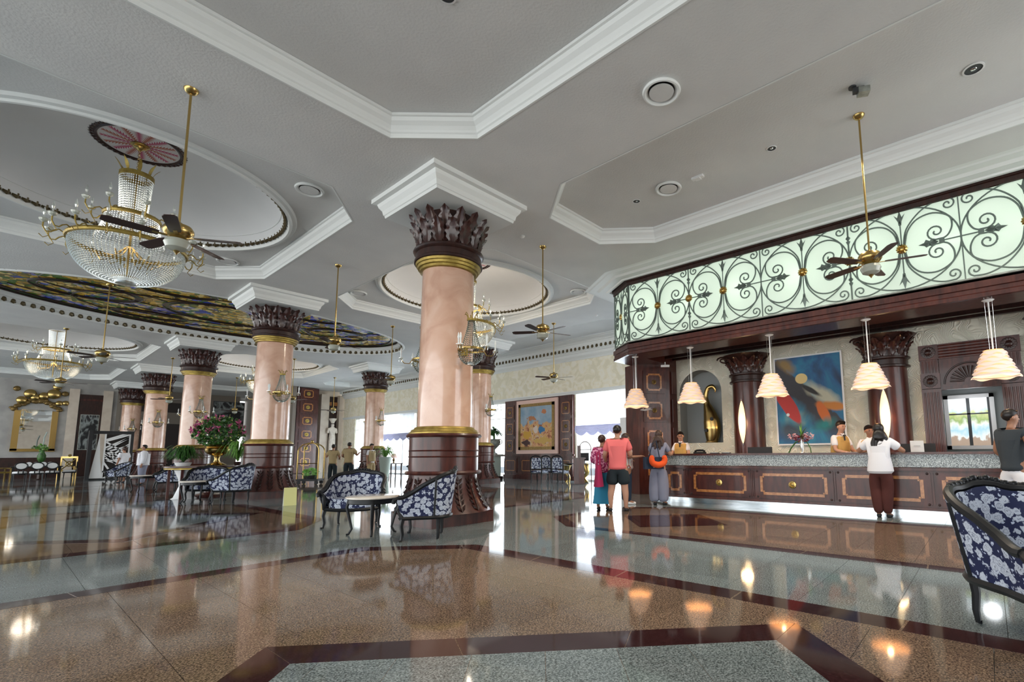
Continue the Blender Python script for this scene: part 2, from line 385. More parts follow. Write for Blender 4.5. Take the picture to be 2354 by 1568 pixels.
def lay(mat, poly, z, size, jit=0, ang=0, org=(0, 0), gap=.0016):
    """cut a convex region into slabs on a grid turned by ang"""
    xs = [p[0] for p in poly]; ys = [p[1] for p in poly]; c, s = math.cos(ang), math.sin(ang)
    rp = [((x-org[0])*c+(y-org[1])*s, -(x-org[0])*s+(y-org[1])*c) for x, y in poly]
    i0, i1 = math.floor(min(p[0] for p in rp)/size), math.ceil(max(p[0] for p in rp)/size)
    j0, j1 = math.floor(min(p[1] for p in rp)/size), math.ceil(max(p[1] for p in rp)/size)
    for i in range(i0, i1):
        for j in range(j0, j1):
            g = gap; q = clip([(i*size+g, j*size+g), ((i+1)*size-g, j*size+g), ((i+1)*size-g, (j+1)*size-g), (i*size+g, (j+1)*size-g)], rp)
            if len(q) < 3: continue
            w = [(x*c-y*s+org[0], x*s+y*c+org[1]) for x, y in q]
            mx = sum(p[0] for p in w)/len(w); my = sum(p[1] for p in w)/len(w)
            d = depth(mx, my); vis = seen(mx, my)
            TILES.append((d if vis else 999, mat, w, z))
def trapband(mat, poly, wd, z, L=1.25):
    """border of a polygon as mitred slabs"""
    inn = inset(poly, wd); n = len(poly)
    for i in range(n):
        a, b, c, d = Vector(poly[i]), Vector(poly[(i+1) % n]), Vector(inn[(i+1) % n]), Vector(inn[i])
        k = max(1, round((b-a).length/L))
        for q in range(k):
            t0, t1 = q/k+.001, (q+1)/k-.001
            w = [tuple(a.lerp(b, t0)), tuple(a.lerp(b, t1)), tuple(d.lerp(c, t1)), tuple(d.lerp(c, t0))]
            mx = sum(p[0] for p in w)/4; my = sum(p[1] for p in w)/4
            TILES.append((depth(mx, my) if seen(mx, my) else 999, mat, w, z))
lay('ggrey', [(-12, -7), (20, -7), (20, 44), (-12, 44)], 0, .62)
for poly, bw, dc, hd in OCTS:
    lay('gbeige', poly, .0008, .62, org=(.11, .07)); trapband('gmaroon', poly, bw, .0016)
    dia = [(dc[0]-hd, dc[1]), (dc[0], dc[1]-hd), (dc[0]+hd, dc[1]), (dc[0], dc[1]+hd)]
    if hd > 1.2:
        lay('ggrey', inset(dia, .27), .0024, .42, ang=R(45), org=dc); trapband('gmaroon', dia, .27, .0024)
    else: lay('gmaroon', dia, .0024, .6, ang=R(45), org=dc)
TILES = [t for t in TILES if t[0] < 999 or abs(t[2][0][0]) < 40]
def hidden(t):   # grey base slabs wholly covered by an inlaid octagon are never seen
    if t[3] != 0: return False
    for poly, *_ in OCTS:
        ok = True
        for (x, y) in t[2]:
            for i in range(len(poly)):
                ax, ay = poly[i]; bx, by = poly[(i+1) % len(poly)]
                if (bx-ax)*(y-ay)-(by-ay)*(x-ax) < 0: ok = False; break
            if not ok: break
        if ok: return True
    return False
TILES = sorted([t for t in TILES if not hidden(t)], key=lambda t: t[0])
for k, (d, mat, w, z) in enumerate(TILES):
    n = len(w)
    if k < 290 and d < 999:
        mb = MB(); mb.prism(w, z-.004, z+.0008); o = mb.build('floor_slab', mat, fl)
    else: REST.setdefault(mat, MB()).add([(x, y, z+.0008) for x, y in w], [tuple(range(n))])
for mat, mb in REST.items(): mb.build('distant_slabs', mat, fl, kind='stuff')

# ------------------------------------------------------------------ ceiling
cofA = octo(-1.6, 4.2, -4.0, 6.47, .85, .98); cofB = octo(-1.6, 4.2, 8.45, 15.39, .83, 1.0)
cofC = octo(6.05, 11.5, 8.35, 15.35, .85, .9); cofD = octo(5.87, 9.0, -4.5, 6.38, .76, 1.0)
cofL = octo(-1.6, 4.2, 25.9, 32.3, .83); cofM = octo(6.05, 11.5, 25.9, 32.3, .83)
cofN = octo(-1.6, 4.2, 34.3, 41.2, .83); cofO = octo(6.05, 11.5, 34.3, 41.2, .83); cofP = octo(13.1, 15.7, 9.2, 33.5, .5, .9)
GE = (5.03, 20.35, 6.3, 3.5)
cofs = [cofA, cofB, cofC, cofD, cofL, cofM, cofN, cofO, cofP]
ell = circ(GE[0], GE[1], GE[2], GE[3], 96)
ce = polyface([(-9, -6), (16.3, -6), (16.3, 46), (-9, 46)], [c for c in cofs]+[ell], lambda x, y: (x, y, ZS), 'ceiling', 'ceil'); struct(ce)
def crown(h=.3, w=.17): return [(0, 0), (.025*w/.17, 0), (.03, .06*h/.3), (.05, .075*h/.3), (.055*w/.17, .11*h/.3), (.085*w/.17, .155*h/.3), (.13*w/.17, .2*h/.3), (.145*w/.17, .25*h/.3), (w, .26*h/.3), (w, h)]
up = MB(); up.box(-9.5, 16.6, -6.5, 46.5, 7.9, 8.0); up.build('ceiling_slab', 'ceil', ce)
domes = {1: (1.3, 11.95), 2: (8.78, 11.85), 4: (1.3, 29.1), 5: (8.8, 29.1)}
ntrim = 0
for i, c in enumerate(cofs):
    ntrim += 1
    t = MB().sweep(c, crown(), True, ZS-.005).build('trim_%d' % ntrim, 'trim'); struct(t)
    holes = [circ(domes[i][0], domes[i][1], 2.42, n=72)] if i in domes else []
    big = inset(c, -.02)
    o = polyface(big, holes, lambda x, y: (x, y, ZP), 'coffer_panel', 'ceil', ce)
# domes: shallow bowl, ring moulding and a row of gilt shells
leaf0 = MB()
leaf0.add([(0, 0, 0), (-.045, -.0, -.01), (-.066, 0, -.05), (-.072, 0, -.12), (0, 0, -.155), (.072, 0, -.12), (.066, 0, -.05), (.045, 0, -.01), (0, .06, -.07), (0, .045, -.13)],
          [(0, 1, 8), (1, 2, 8), (2, 3, 9), (2, 9, 8), (3, 4, 9), (4, 5, 9), (5, 6, 9), (9, 6, 8), (6, 7, 8), (7, 0, 8), (0, 7, 6, 5, 4, 3, 2, 1)])
shell_src = None
def ring_shells(parent, pts, z, small=False, inward=None):
    global shell_src
    for k in range(len(pts)):
        (x, y) = pts[k]; (x2, y2) = pts[(k+1) % len(pts)]
        nx, ny = inward(x, y)
        m = Matrix.Translation((x, y, z)) @ Matrix.Rotation(math.atan2(ny, nx)-PI/2, 4, 'Z')
        if shell_src is None: shell_src = leaf0.build('gilt_shell', 'shell', parent); shell_src.matrix_local = m
        else: inst(shell_src, parent, None, mat4=m)
rosm = None
def rosette_mat():
    m, n, b = newmat('painted_rosette'); setp(b, None, .7)
    t = n.nodes.new('ShaderNodeTexCoord'); s = n.nodes.new('ShaderNodeSeparateXYZ'); n.links.new(t.outputs['Object'], s.inputs[0])
    def mt(op, a, b_=None, c=None):
        x = node(n, 'ShaderNodeMath', operation=op)
        for i, q in enumerate((a, b_, c)):
            if q is None: continue
            if isinstance(q, (int, float)): x.inputs[i].default_value = q
            else: n.links.new(q, x.inputs[i])
        return x.outputs[0]
    an = mt('ARCTAN2', s.outputs['Y'], s.outputs['X']); rr = mt('SQRT', mt('ADD', mt('MULTIPLY', s.outputs['X'], s.outputs['X']), mt('MULTIPLY', s.outputs['Y'], s.outputs['Y'])))
    q = mt('MULTIPLY', an, 16/(2*PI)); fr = mt('ABSOLUTE', mt('SUBTRACT', mt('FRACT', q), .5))   # 0 at frond axis
    arc = mt('MULTIPLY', fr, mt('MULTIPLY', rr, 2*PI/16))
    tooth = mt('ABSOLUTE', mt('SUBTRACT', mt('FRACT', mt('SUBTRACT', mt('MULTIPLY', rr, 20), mt('MULTIPLY', arc, 22))), .5))
    wid = mt('MULTIPLY', mt('SUBTRACT', .62, mt('ABSOLUTE', mt('SUBTRACT', rr, .36))), .085)
    inside = mt('LESS_THAN', arc, mt('MULTIPLY', wid, mt('ADD', .05, mt('MULTIPLY', tooth, 2.7))))
    inr = mt('MULTIPLY', inside, mt('LESS_THAN', rr, .55))
    od = mt('LESS_THAN', mt('FRACT', mt('MULTIPLY', q, .5)), .5)
    c1 = node(n, 'ShaderNodeMix', data_type='RGBA'); n.links.new(od, c1.inputs[0]); c1.inputs[6].default_value = (.42, .07, .14, 1); c1.inputs[7].default_value = (.38, .12, .08, 1)
    c2 = node(n, 'ShaderNodeMix', data_type='RGBA'); n.links.new(inr, c2.inputs[0]); c2.inputs[6].default_value = (.62, .60, .60, 1); n.links.new(c1.outputs[2], c2.inputs[7])
    n.links.new(c2.outputs[2], b.inputs['Base Color']); return m
M['rosette'] = rosette_mat()
DLAB = ['shallow ceiling dome over the nearest crystal chandelier, upper left', 'shallow ceiling dome behind the nearest column capital', 'distant ceiling dome at far left above mirror wall', 'distant ceiling dome seen between the second and third columns']
for q, (i, (cx, cy)) in enumerate(domes.items()):
    d = MB(); prof = []
    for k in range(17):
        a = k/16*PI/2; prof.append((2.36*math.cos(a)+.001, ZP+.02+.93*math.sin(a)))
    d.lathe(prof, 72, (cx, cy, 0), caps=False); o = d.build('ceiling_dome', 'dome', ce, True)
    d = MB().lathe([(2.60, ZP), (2.58, ZP-.05), (2.52, ZP-.06), (2.50, ZP-.09), (2.46, ZP-.09), (2.44, ZP-.03), (2.40, ZP+.03), (2.40, ZP+.12), (2.36, ZP+.14), (2.33, ZP+.19), (2.30, ZP+.19)], 72, (cx, cy, 0), caps=False)
    tr = d.build('trim_dome', 'trim', None, True); ntrim += 1; tr.name = 'trim_%d' % ntrim; struct(tr)
    pts = circ(cx, cy, 2.40, n=100)
    ring_shells(tr, pts, ZP+.11, inward=lambda x, y, cx=cx, cy=cy: (cx-x, cy-y))
    if i in (1, 2):
        ros = empty('ceiling_rosette', (cx, cy, 7.03), ['painted round rosette with red fronds above nearest chandelier', 'red painted rosette half hidden behind the nearest column capital'][i-1], 'rosette', group='painted ceiling rosettes')
        MB().lathe([(.585, .0), (.585, -.012)], 48).build('painted_disc', 'rosette', ros)
        MB().lathe([(.58, 0), (.58, -.03), (.61, -.04), (.63, -.02), (.63, 0)], 48, caps=False).build('rim', 'dwood', ros)
        lf = None
        for k in range(44):
            a = 2*PI*k/44; m = Matrix.Rotation(a, 4, 'Z') @ Matrix.Translation((.655, 0, -.02))
            if lf is None:
                lf = MB().add([(-.03, -.035, 0), (.03, -.05, 0), (.015, -.02, -.01), (.055, 0, 0), (.015, .02, -.01), (.03, .05, 0), (-.03, .035, 0), (0, 0, -.02)], [(0, 1, 2, 7), (2, 3, 4, 7), (4, 5, 6, 7), (6, 0, 7)]).build('rim_leaf', M['dwood'], ros); lf.matrix_local = m
            else: inst(lf, ros, None, mat4=m)
# stained glass ellipse in its cove
gx, gy, ga, gb = GE
ZG = 6.12
cove = MB(); n = 96
prof = [(1.0, ZS-.005), (.993, ZS-.03), (.985, ZS-.03), (.982, ZS+.02), (.978, ZS+.03), (.976, ZS+.14), (.966, ZS+.16), (.962, ZS+.22), (.955, ZS+.25), (.945, ZG)]
vs = []
for (k, z) in prof:
    for j in range(n):
        a = 2*PI*j/n; o_ = (1-k)*5.5; vs.append((gx+(ga-o_)*math.cos(a), gy+(gb-o_)*math.sin(a), z))
fs = [(p*n+j, p*n+(j+1) % n, (p+1)*n+(j+1) % n, (p+1)*n+j) for p in range(len(prof)-1) for j in range(n)]
cove.add(vs, fs); ntrim += 1
cv = cove.build('trim_%d' % ntrim, 'trim', None, True); struct(cv)
pts = []
per = 0; last = None; N = 1200
for k in range(N):
    a = 2*PI*k/N; p = (gx+(ga-.125)*math.cos(a), gy+(gb-.125)*math.sin(a))
    if last is None or math.hypot(p[0]-last[0], p[1]-last[1]) > .225: pts.append(p); last = p
ring_shells(cv, pts, ZS+.14, inward=lambda x, y: ((gx-x)/ga**2*gb**2, gy-y))
def stained():
    m, n, b = newmat('stained_glass'); setp(b, None, .25)
    t = n.nodes.new('ShaderNodeTexCoord')
    mp = n.nodes.new('ShaderNodeMapping'); n.links.new(t.outputs['Object'], mp.inputs[0])
    nz = n.nodes.new('ShaderNodeTexNoise'); nz.inputs['Scale'].default_value = .75; nz.inputs['Detail'].default_value = 2; nz.inputs['Distortion'].default_value = 1.2; n.links.new(mp.outputs[0], nz.inputs['Vector'])
    v = n.nodes.new('ShaderNodeTexVoronoi'); v.inputs['Scale'].default_value = 7; n.links.new(mp.outputs[0], v.inputs['Vector'])
    ve = n.nodes.new('ShaderNodeTexVoronoi'); ve.feature = 'DISTANCE_TO_EDGE'; ve.inputs['Scale'].default_value = 7; n.links.new(mp.outputs[0], ve.inputs['Vector'])
    sc = n.nodes.new('ShaderNodeSeparateColor'); n.links.new(v.outputs['Color'], sc.inputs[0])
    ra = ramp(n, [(0, (.20, .13, .02)), (.25, (.34, .22, .03)), (.45, (.12, .09, .02)), (.6, (.05, .10, .02)), (.8, (.40, .32, .12))], 'CONSTANT')
    rb = ramp(n, [(0, (.02, .04, .22)), (.3, (.20, .19, .30)), (.5, (.03, .10, .03)), (.7, (.38, .33, .20)), (.85, (.04, .06, .30))], 'CONSTANT')
    n.links.new(sc.outputs[0], ra.inputs[0]); n.links.new(sc.outputs[1], rb.inputs[0])
    rm = ramp(n, [(.54, (0, 0, 0)), (.58, (1, 1, 1))]); n.links.new(nz.outputs['Fac'], rm.inputs[0])
    mx = node(n, 'ShaderNodeMix', data_type='RGBA'); n.links.new(rm.outputs[0], mx.inputs[0]); n.links.new(ra.outputs[0], mx.inputs[6]); n.links.new(rb.outputs[0], mx.inputs[7])
    le = ramp(n, [(.0, (.02, .015, .01)), (.045, (1, 1, 1))]); n.links.new(ve.outputs['Distance'], le.inputs[0])
    m2 = node(n, 'ShaderNodeMix', data_type='RGBA', blend_type='MULTIPLY'); m2.inputs[0].default_value = 1; n.links.new(mx.outputs[2], m2.inputs[6]); n.links.new(le.outputs[0], m2.inputs[7])
    n.links.new(m2.outputs[2], b.inputs['Base Color']); n.links.new(m2.outputs[2], b.inputs['Emission Color']); b.inputs['Emission Strength'].default_value = .22
    return m
M['stained'] = stained()
def ringmat(name, c1, c2): return noisy(name, [(.35, c1), (.5, c2), (.65, c1)], 5, .3, tex='voronoi', emit=None)
M['sg_green'] = noisy('stained_green', [(.2, (.02, .07, .015)), (.5, (.10, .02, .03)), (.8, (.05, .13, .03))], 6, .3, tex='voronoi')
M['lead'] = plain('lead_came', (.03, .015, .012), .5)
sg = empty('stained_glass_ceiling', (gx, gy, ZG-.01), 'large oval stained glass ceiling panel in olive, gold and blue', 'stained glass')
a1, b1 = ga-.27, gb-.27
polyface(circ(0, 0, a1-.33, b1-.3, 96), [], lambda x, y: (x, y, 0), 'glass_field', 'stained', sg)
polyface(circ(0, 0, a1, b1, 96), [circ(0, 0, a1-.32, b1-.29, 96)], lambda x, y: (x, y, -.005), 'glass_border', 'sg_green', sg)
def ovl(cx, cy, a, b): return [(x, y, -.02) for x, y in circ(cx, cy, a, b, 64)]
MB().tube(ovl(0, 0, a1-.33, b1-.3), .025, 4, True).build('lead_line', 'lead', sg)
MB().tube(ovl(0, 0, a1-.02, b1-.02), .03, 4, True).build('lead_line', 'lead', sg)
for (cx, cy, a, b) in ((0, 0, 1.9, 1.3), (3.6, 0, 1.2, .9), (-3.6, 0, 1.2, .9), (1.9, 1.9, 1.0, .55), (-1.9, 1.9, 1.0, .55), (1.9, -1.9, 1, .55), (-1.9, -1.9, 1, .55)):
    polyface(circ(cx, cy, a, b, 48), [circ(cx, cy, a-.16, b-.14, 48)], lambda x, y: (x, y, -.012), 'medallion_border', 'sg_green', sg)
    MB().tube(ovl(cx, cy, a, b), .022, 4, True).tube(ovl(cx, cy, a-.17, b-.15), .018, 4, True).build('lead_line', 'lead', sg)
for k in range(14):
    a = 2*PI*k/14; p = []
    for j in range(14):
        t_ = j/13; rr = .35+.6*t_; an = a+.5*math.sin(t_*5+k); p.append(((a1-.4)*rr*math.cos(an), (b1-.4)*rr*math.sin(an), -.018))
    MB().tube(p, .016, 4).build('lead_scroll', 'lead', sg)
# ------------------------------------------------------------------ columns
COLS = [(5.03, 7.38), (5.03, 15.95), (5.08, 24.6), (5.22, 33.2), (5.38, 41.6), (12.5, 15.95), (12.5, 24.6)]
CLAB = ['nearest pink marble column, behind the two floral chairs', 'second pink marble column from the camera, beside the big flower vase', 'third pink marble column in the left row',
        'fourth pink marble column in the left row', 'farthest pink marble column, beyond the lattice screen', 'pink marble column just right of the nearest one, beside the stone urn', 'distant pink marble column beside the potted plant and statue niche']
def leaf_mesh(L, w, curl):
    """acanthus leaf standing on z=0, curling out towards +x"""
    mb = MB(); n = 9; vs = []
    for i in range(n+1):
        t = i/n; x = curl*t**2.0; z = L*t*(1-.10*t*t)
        ww = w*(.45+.55*min(1, t*2.6))*(max(0, 1-t**3.2))**.5 if t < 1 else .004
        sc = 1+.16*math.cos(t*PI*9)
        ww *= sc
        vs += [(x-.012, -ww, z), (x+.022+.012*math.cos(t*PI*9), -ww*.5, z), (x-.005, 0, z), (x+.022+.012*math.cos(t*PI*9), ww*.5, z), (x-.012, ww, z), (x-.04, 0, z)]
    fs = []
    for i in range(n):
        a = i*6; b = a+6
        for k in range(4): fs.append((a+k, a+k+1, b+k+1, b+k))
        fs += [(a+4, a+5, b+5, b+4), (a+5, a, b, b+5)]
    return mb.add(vs, fs)
def flare_r(t):  # radius along the flared foot, t 0 bottom .. 1 top
    return .57+.24*(1-t)**2.1
def sprig(side=1):
    """carved palm spray lying on the flare: local x out, z up"""
    mb = MB()
    for k in range(6):
        z = .03+.085*k
        for s in (-1, 1):
            mb.add([(0, s*.006, z), (.03, s*.045, z+.045), (0, s*.082, z+.11), (0, s*.03, z+.085), (0, s*.06, z+.04)], [(0, 1, 3), (1, 2, 3), (0, 4, 1), (4, 2, 1)])
    mb.add([(0, 0, .5), (.012, .02, .54), (0, 0, .6), (.012, -.02, .54)], [(0, 1, 2), (0, 2, 3), (1, 3, 2), (0, 3, 1)])
    mb.box(-.003, .006, -.006, .006, .03, .5)
    mb.v = [(flare_r(min(1, z/.63))+x+.002-(y*y)/1.2, y, z) for x, y, z in mb.v]
    return mb
def make_column():
    e = empty('column', (COLS[0][0], COLS[0][1], 0), CLAB[0], 'column', group='pink marble columns')
    MB().box(-.61, .61, -.61, .61, 0, .2).build('plinth', 'wood', e)
    fr = MB().lathe([(flare_r(t/10), .2+.63*t/10) for t in range(11)], 8*3, caps=True).build('flared_foot', 'wood', e, True)
    sp0 = None
    for k in range(16):
        a = 2*PI*(k+.5)/16
        m = Matrix.Rotation(a, 4, 'Z') @ Matrix.Translation((0, 0, .2))
        if sp0 is None: sp0 = sprig().build('carved_spray', 'dwood', fr); sp0.matrix_local = m
        else: inst(sp0, fr, None, mat4=m)
    for z, r in ((.85, .645), (1.475, .64)):
        MB().lathe([(r-.08, z-.035), (r-.02, z-.03), (r, z), (r-.02, z+.03), (r-.08, z+.035)], 40).build('wood_ledge', 'wood', e, True)
    MB().lathe([(.585, .88), (.585, 1.44)], 40).build('wood_drum', 'wood', e, True)
    for z in (1.12, 1.22): MB().lathe([(.585, z-.012), (.6, z), (.585, z+.012)], 40, caps=False).build('drum_band', 'wood', e, True)
    MB().lathe([(.60, 1.505), (.60, 1.53), (.57, 1.545), (.56, 1.575), (.52, 1.59), (.505, 1.62), (.47, 1.63)], 40).build('gold_ring', 'gold', e, True)
    MB().lathe([(.465, 1.62), (.462, 3.0), (.452, 4.5)], 48).build('shaft', 'pink', e, True)
    MB().lathe([(.452, 4.40), (.50, 4.41), (.505, 4.45), (.535, 4.46), (.545, 4.50), (.565, 4.51), (.575, 4.55)], 40, caps=False).build('gold_ring', 'gold', e, True)
    MB().lathe([(.575, 4.55), (.60, 4.56), (.60, 4.60), (.575, 4.62), (.575, 4.72), (.61, 4.74), (.625, 4.77), (.61, 4.80), (.57, 4.81)], 40).build('capital_neck', 'dwood', e, True)
    MB().lathe([(.50, 4.80), (.48, 5.1), (.46, 5.44), (.46, 5.5)], 24).build('capital_core', 'dwood', e, True)
    l0 = None
    for row, (r, z, s, n, off) in enumerate(((.545, 4.80, .68, 15, 0), (.52, 4.84, .95, 15, .5))):
        for k in range(n):
            a = 2*PI*(k+off)/n
            m = Matrix.Rotation(a, 4, 'Z') @ Matrix.Translation((r, 0, z)) @ Matrix.Diagonal((s*(1 if row else 1.1), 1.0, s, 1))
            if l0 is None: l0 = leaf_mesh(.68, .118, .20).build('capital_leaf', 'leafwood', e, True); l0.matrix_local = m
            else: inst(l0, e, None, mat4=m)
    return e
col0 = make_column()
for i, (x, y) in enumerate(COLS[1:], 1): dup(col0, loc=(x, y, 0), label=CLAB[i])
for i, (x, y) in enumerate(COLS):
    ntrim += 1
    q = .98; b = .80
    t = MB().sweep([(x-b, y-b), (x-b, y+b), (x+b, y+b), (x+b, y-b)], [(0, 0), (.02, 0), (.03, .045), (.045, .055), (.06, .13), (.11, .2), (.125, .26), (.2, .27), (.2, .36)], True, 5.45)
    t.box(x-b-.001, x+b+.001, y-b-.001, y+b+.001, 5.45, 5.5)
    struct(t.build('trim_%d' % ntrim, 'trim'))

# wall sconces with a crystal basket, two to a column
def make_sconce():
    e = empty('wall_sconce', (0, 0, 0), '', 'wall light', group='crystal wall lights on the columns')
    MB().lathe([(.055, .72), (.075, .73), (.075, .76), (.055, .77)], 20).build('crown_ring', 'gold', e)
    pl = None
    for k in range(6):
        m = Matrix.Rotation(2*PI*k/6, 4, 'Z')
        if pl is None: pl = MB().tube([(.06, 0, .77), (.08, 0, .83), (.11, 0, .86), (.12, 0, .84)], .008, 4).build('crown_plume', 'gold', e)
        else: inst(pl, e, None, mat4=m)
    MB().lathe([(.215, .20), (.225, .21), (.225, .235), (.215, .245)], 28, caps=False).build('basket_ring', 'brass', e)
    st = MB()
    for k in range(18):
        a = 2*PI*k/18
        for j in range(15):
            t = j/14; r = .055+.11*t**1.5; st.octa((r*math.cos(a), r*math.sin(a), .72-.47*t), .010, .017)
    o = st.build('crystal_tower', 'crystal2', e, kind='stuff')
    st = MB()
    for k in range(26):
        a = 2*PI*k/26
        for j in range(10):
            t = j/9*PI/2*.95; st.octa((.21*math.cos(t)*math.cos(a), .21*math.cos(t)*math.sin(a), .2-.24*math.sin(t)), .013, .014)
    st.build('crystal_basket', 'crystal2', e, kind='stuff')
    MB().lathe([(.02, -.06), (.06, -.04), (.07, 0)], 12).build('crystal_cup', 'crystal', e)
    arm0 = None
    for k, a in enumerate((R(-90), R(-25), R(205), R(-150))):
        m = Matrix.Rotation(a, 4, 'Z')
        mb = MB().tube([(.22, 0, .22), (.27, 0, .14), (.36, 0, .14), (.42, 0, .21)], .009, 5)
        if arm0 is None:
            arm0 = mb.build('candle_arm', 'brass', e); arm0.matrix_local = m
            MB().lathe([(.012, .21), (.045, .225), (.045, .235), (.012, .24)], 10, (.42, 0, 0)).build('drip_tray', 'crystal', arm0)
            c = MB().lathe([(.012, .24), (.012, .32), (.02, .35), (.012, .40), (.002, .43)], 8, (.42, 0, 0)).build('candle_bulb', 'candle', arm0)
            d = MB()
            for j in range(3): d.octa((.42+.03*math.cos(j*2.1), .03*math.sin(j*2.1), .185), .007, .03)
            d.build('drop_crystals', 'crystal', arm0, kind='stuff')
        else:
            c = dup(arm0, e); c.matrix_local = m
    MB().box(-.04, .04, .14, .26, .14, .30).build('wall_bracket', 'gold', e)
    return e
sc0 = make_sconce(); first = True
SL = ['nearest column', 'second column', 'third column', 'fourth column', 'farthest column in the left row', 'column beside the stone urn', 'distant column beside the potted plant']
for i, (x, y) in enumerate(COLS):
    for dx, dy, rz, nm in ((0, -1, 0, 'near side'), (0, 1, PI, 'far side')):
        loc = (x+dx*.70, y+dy*.70, 2.70); lab = 'crystal basket wall light on the %s of the %s' % (nm, SL[i])
        if first: sc0.location = loc; sc0.rotation_euler = (0, 0, rz); sc0['label'] = lab; first = False
        else: dup(sc0, loc=loc, rz=rz, label=lab)

# ------------------------------------------------------------------ chandeliers
def make_chandelier():
    e = empty('chandelier', (0, 0, 0), '', 'chandelier', group='crystal chandeliers')
    ch = MB()
    for k in range(14): ch.tube([(.02*math.cos(a), 0 if k % 2 else .02*math.cos(a), 6.48+.04*k+.028*math.sin(a)) if k % 2 == 0 else (0, .02*math.cos(a), 6.48+.04*k+.028*math.sin(a)) for a in [2*PI*j/8 for j in range(8)]], .005, 4, True)
    ch.build('chain', 'brass', e)
    MB().lathe([(.12, 7.02), (.14, 7.0), (.09, 6.98), (.10, 6.96), (.06, 6.94), (.02, 6.9)], 20).build('ceiling_canopy', 'brass', e)
    pl0 = None
    for k in range(8):
        a = 2*PI*k/8; m = Matrix.Rotation(a, 4, 'Z')
        if pl0 is None:
            pl0 = MB().grid(lambda u, v: (.2+.09*u**2+.03*u, (v-.5)*.06*math.sin(PI*min(1, u*.9+.1)), 6.40+.24*u), 6, 2, .004).build('gilt_plume', 'gold', e)
        else: inst(pl0, e, None, mat4=m)
    MB().lathe([(.235, 6.33), (.25, 6.34), (.25, 6.41), (.235, 6.42)], 32, caps=False).build('crown_ring', 'gold', e)
    s = MB()
    for k in range(44):
        a = 2*PI*k/44
        for j in range(17): t = j/16; r = .235-.045*t; s.octa((r*math.cos(a), r*math.sin(a), 6.32-.72*t), .011, .024)
    s.build('crystal_tower', 'crystal', e, kind='stuff')
    MB().tube([(0, 0, 6.5), (0, 0, 4.35)], .02, 8).build('centre_rod', 'brass', e)
    for r, z in ((.40, 5.56), (.83, 5.00)):
        MB().lathe([(r-.03, z-.035), (r, z-.03), (r+.015, z), (r, z+.035), (r-.03, z+.04)], 48, caps=False).build('gilt_ring', 'gold', e, True)
    s = MB()
    for k in range(56):
        a = 2*PI*k/56
        for j in range(12):
            t = j/11; r = .38+.10*math.sin(PI*t*.5)*t; s.octa((r*math.cos(a), r*math.sin(a), 5.52-.42*t), .010, .017)
    for k in range(84):
        a = 2*PI*k/84
        for j in range(26):
            t = j/25*PI/2*.90; s.octa((.79*math.cos(t)**.8*math.cos(a), .79*math.cos(t)**.8*math.sin(a), 4.95-.62*math.sin(t)), .019*max(.5, math.cos(t)), .017)
    s.build('crystal_bowl', 'crystal', e, kind='stuff')
    MB().lathe([(.05, 4.27), (.15, 4.30), (.19, 4.37), (.19, 4.40)], 20).build('bottom_cup', 'crystal', e, True)
    MB().lathe([(.20, 4.39), (.21, 4.41), (.19, 4.42)], 24, caps=False).build('gilt_ring', 'gold', e)
    s = MB()
    for k in range(12):
        a = 2*PI*k/12; s.tube([(.03*math.cos(a), .03*math.sin(a), 5.0), (.25*math.cos(a), .25*math.sin(a), 4.75), (.4*math.cos(a), .4*math.sin(a), 4.72), (.45*math.cos(a), .45*math.sin(a), 4.8)], .012, 4)
    s.build('inner_arms', 'brass', e)
    arm0 = None
    for r0, z0, n, off in ((.40, 5.56, 8, .2), (.84, 5.00, 16, 0)):
        for k in range(n):
            a = 2*PI*(k+off)/n; m = Matrix.Rotation(a, 4, 'Z') @ Matrix.Translation((r0, 0, z0))
            if arm0 is None:
                arm0 = MB().tube([(0, 0, 0), (.05, 0, .03), (.10, 0, .0), (.14, 0, -.05), (.20, 0, -.05), (.235, 0, .02), (.235, 0, .10)], .011, 5).build('candle_arm', 'gold', e); arm0.matrix_local = m
                MB().lathe([(.01, .09), (.05, .12), (.06, .15), (.045, .165), (.015, .17)], 10, (.235, 0, 0)).build('glass_tray', 'milk', arm0)
                MB().lathe([(.014, .17), (.014, .22), (.022, .26), (.016, .31), (.003, .36)], 8, (.235, 0, 0)).build('candle_bulb', 'crystal', arm0)
                MB().tube([(.20, 0, -.05), (.16, 0, -.12), (.22, 0, -.17), (.27, 0, -.12)], .007, 4).build('scroll', 'gold', arm0)
            else: c = dup(arm0, e); c.matrix_local = m
    return e
ch0 = make_chandelier()
CHL = ['largest crystal chandelier hanging upper left in front of the dome', 'crystal chandelier half hidden behind the nearest column', 'distant crystal chandelier at far left above the mirror', 'distant crystal chandelier behind the second column']
for k, (x, y) in enumerate(((1.3, 11.95), (8.78, 11.85), (1.3, 29.1), (8.8, 29.1))):
    if k == 0: ch0.location = (x, y, 0); ch0['label'] = CHL[0]
    else: dup(ch0, loc=(x, y, 0), label=CHL[k])
    light('chandelier_fill', 'POINT', (x, y, 5.25), (6, 80, 22, 75)[k], (1, .84, .66), .3)  # added fill lights brighten the hall; the chandelier bulbs themselves stay unlit

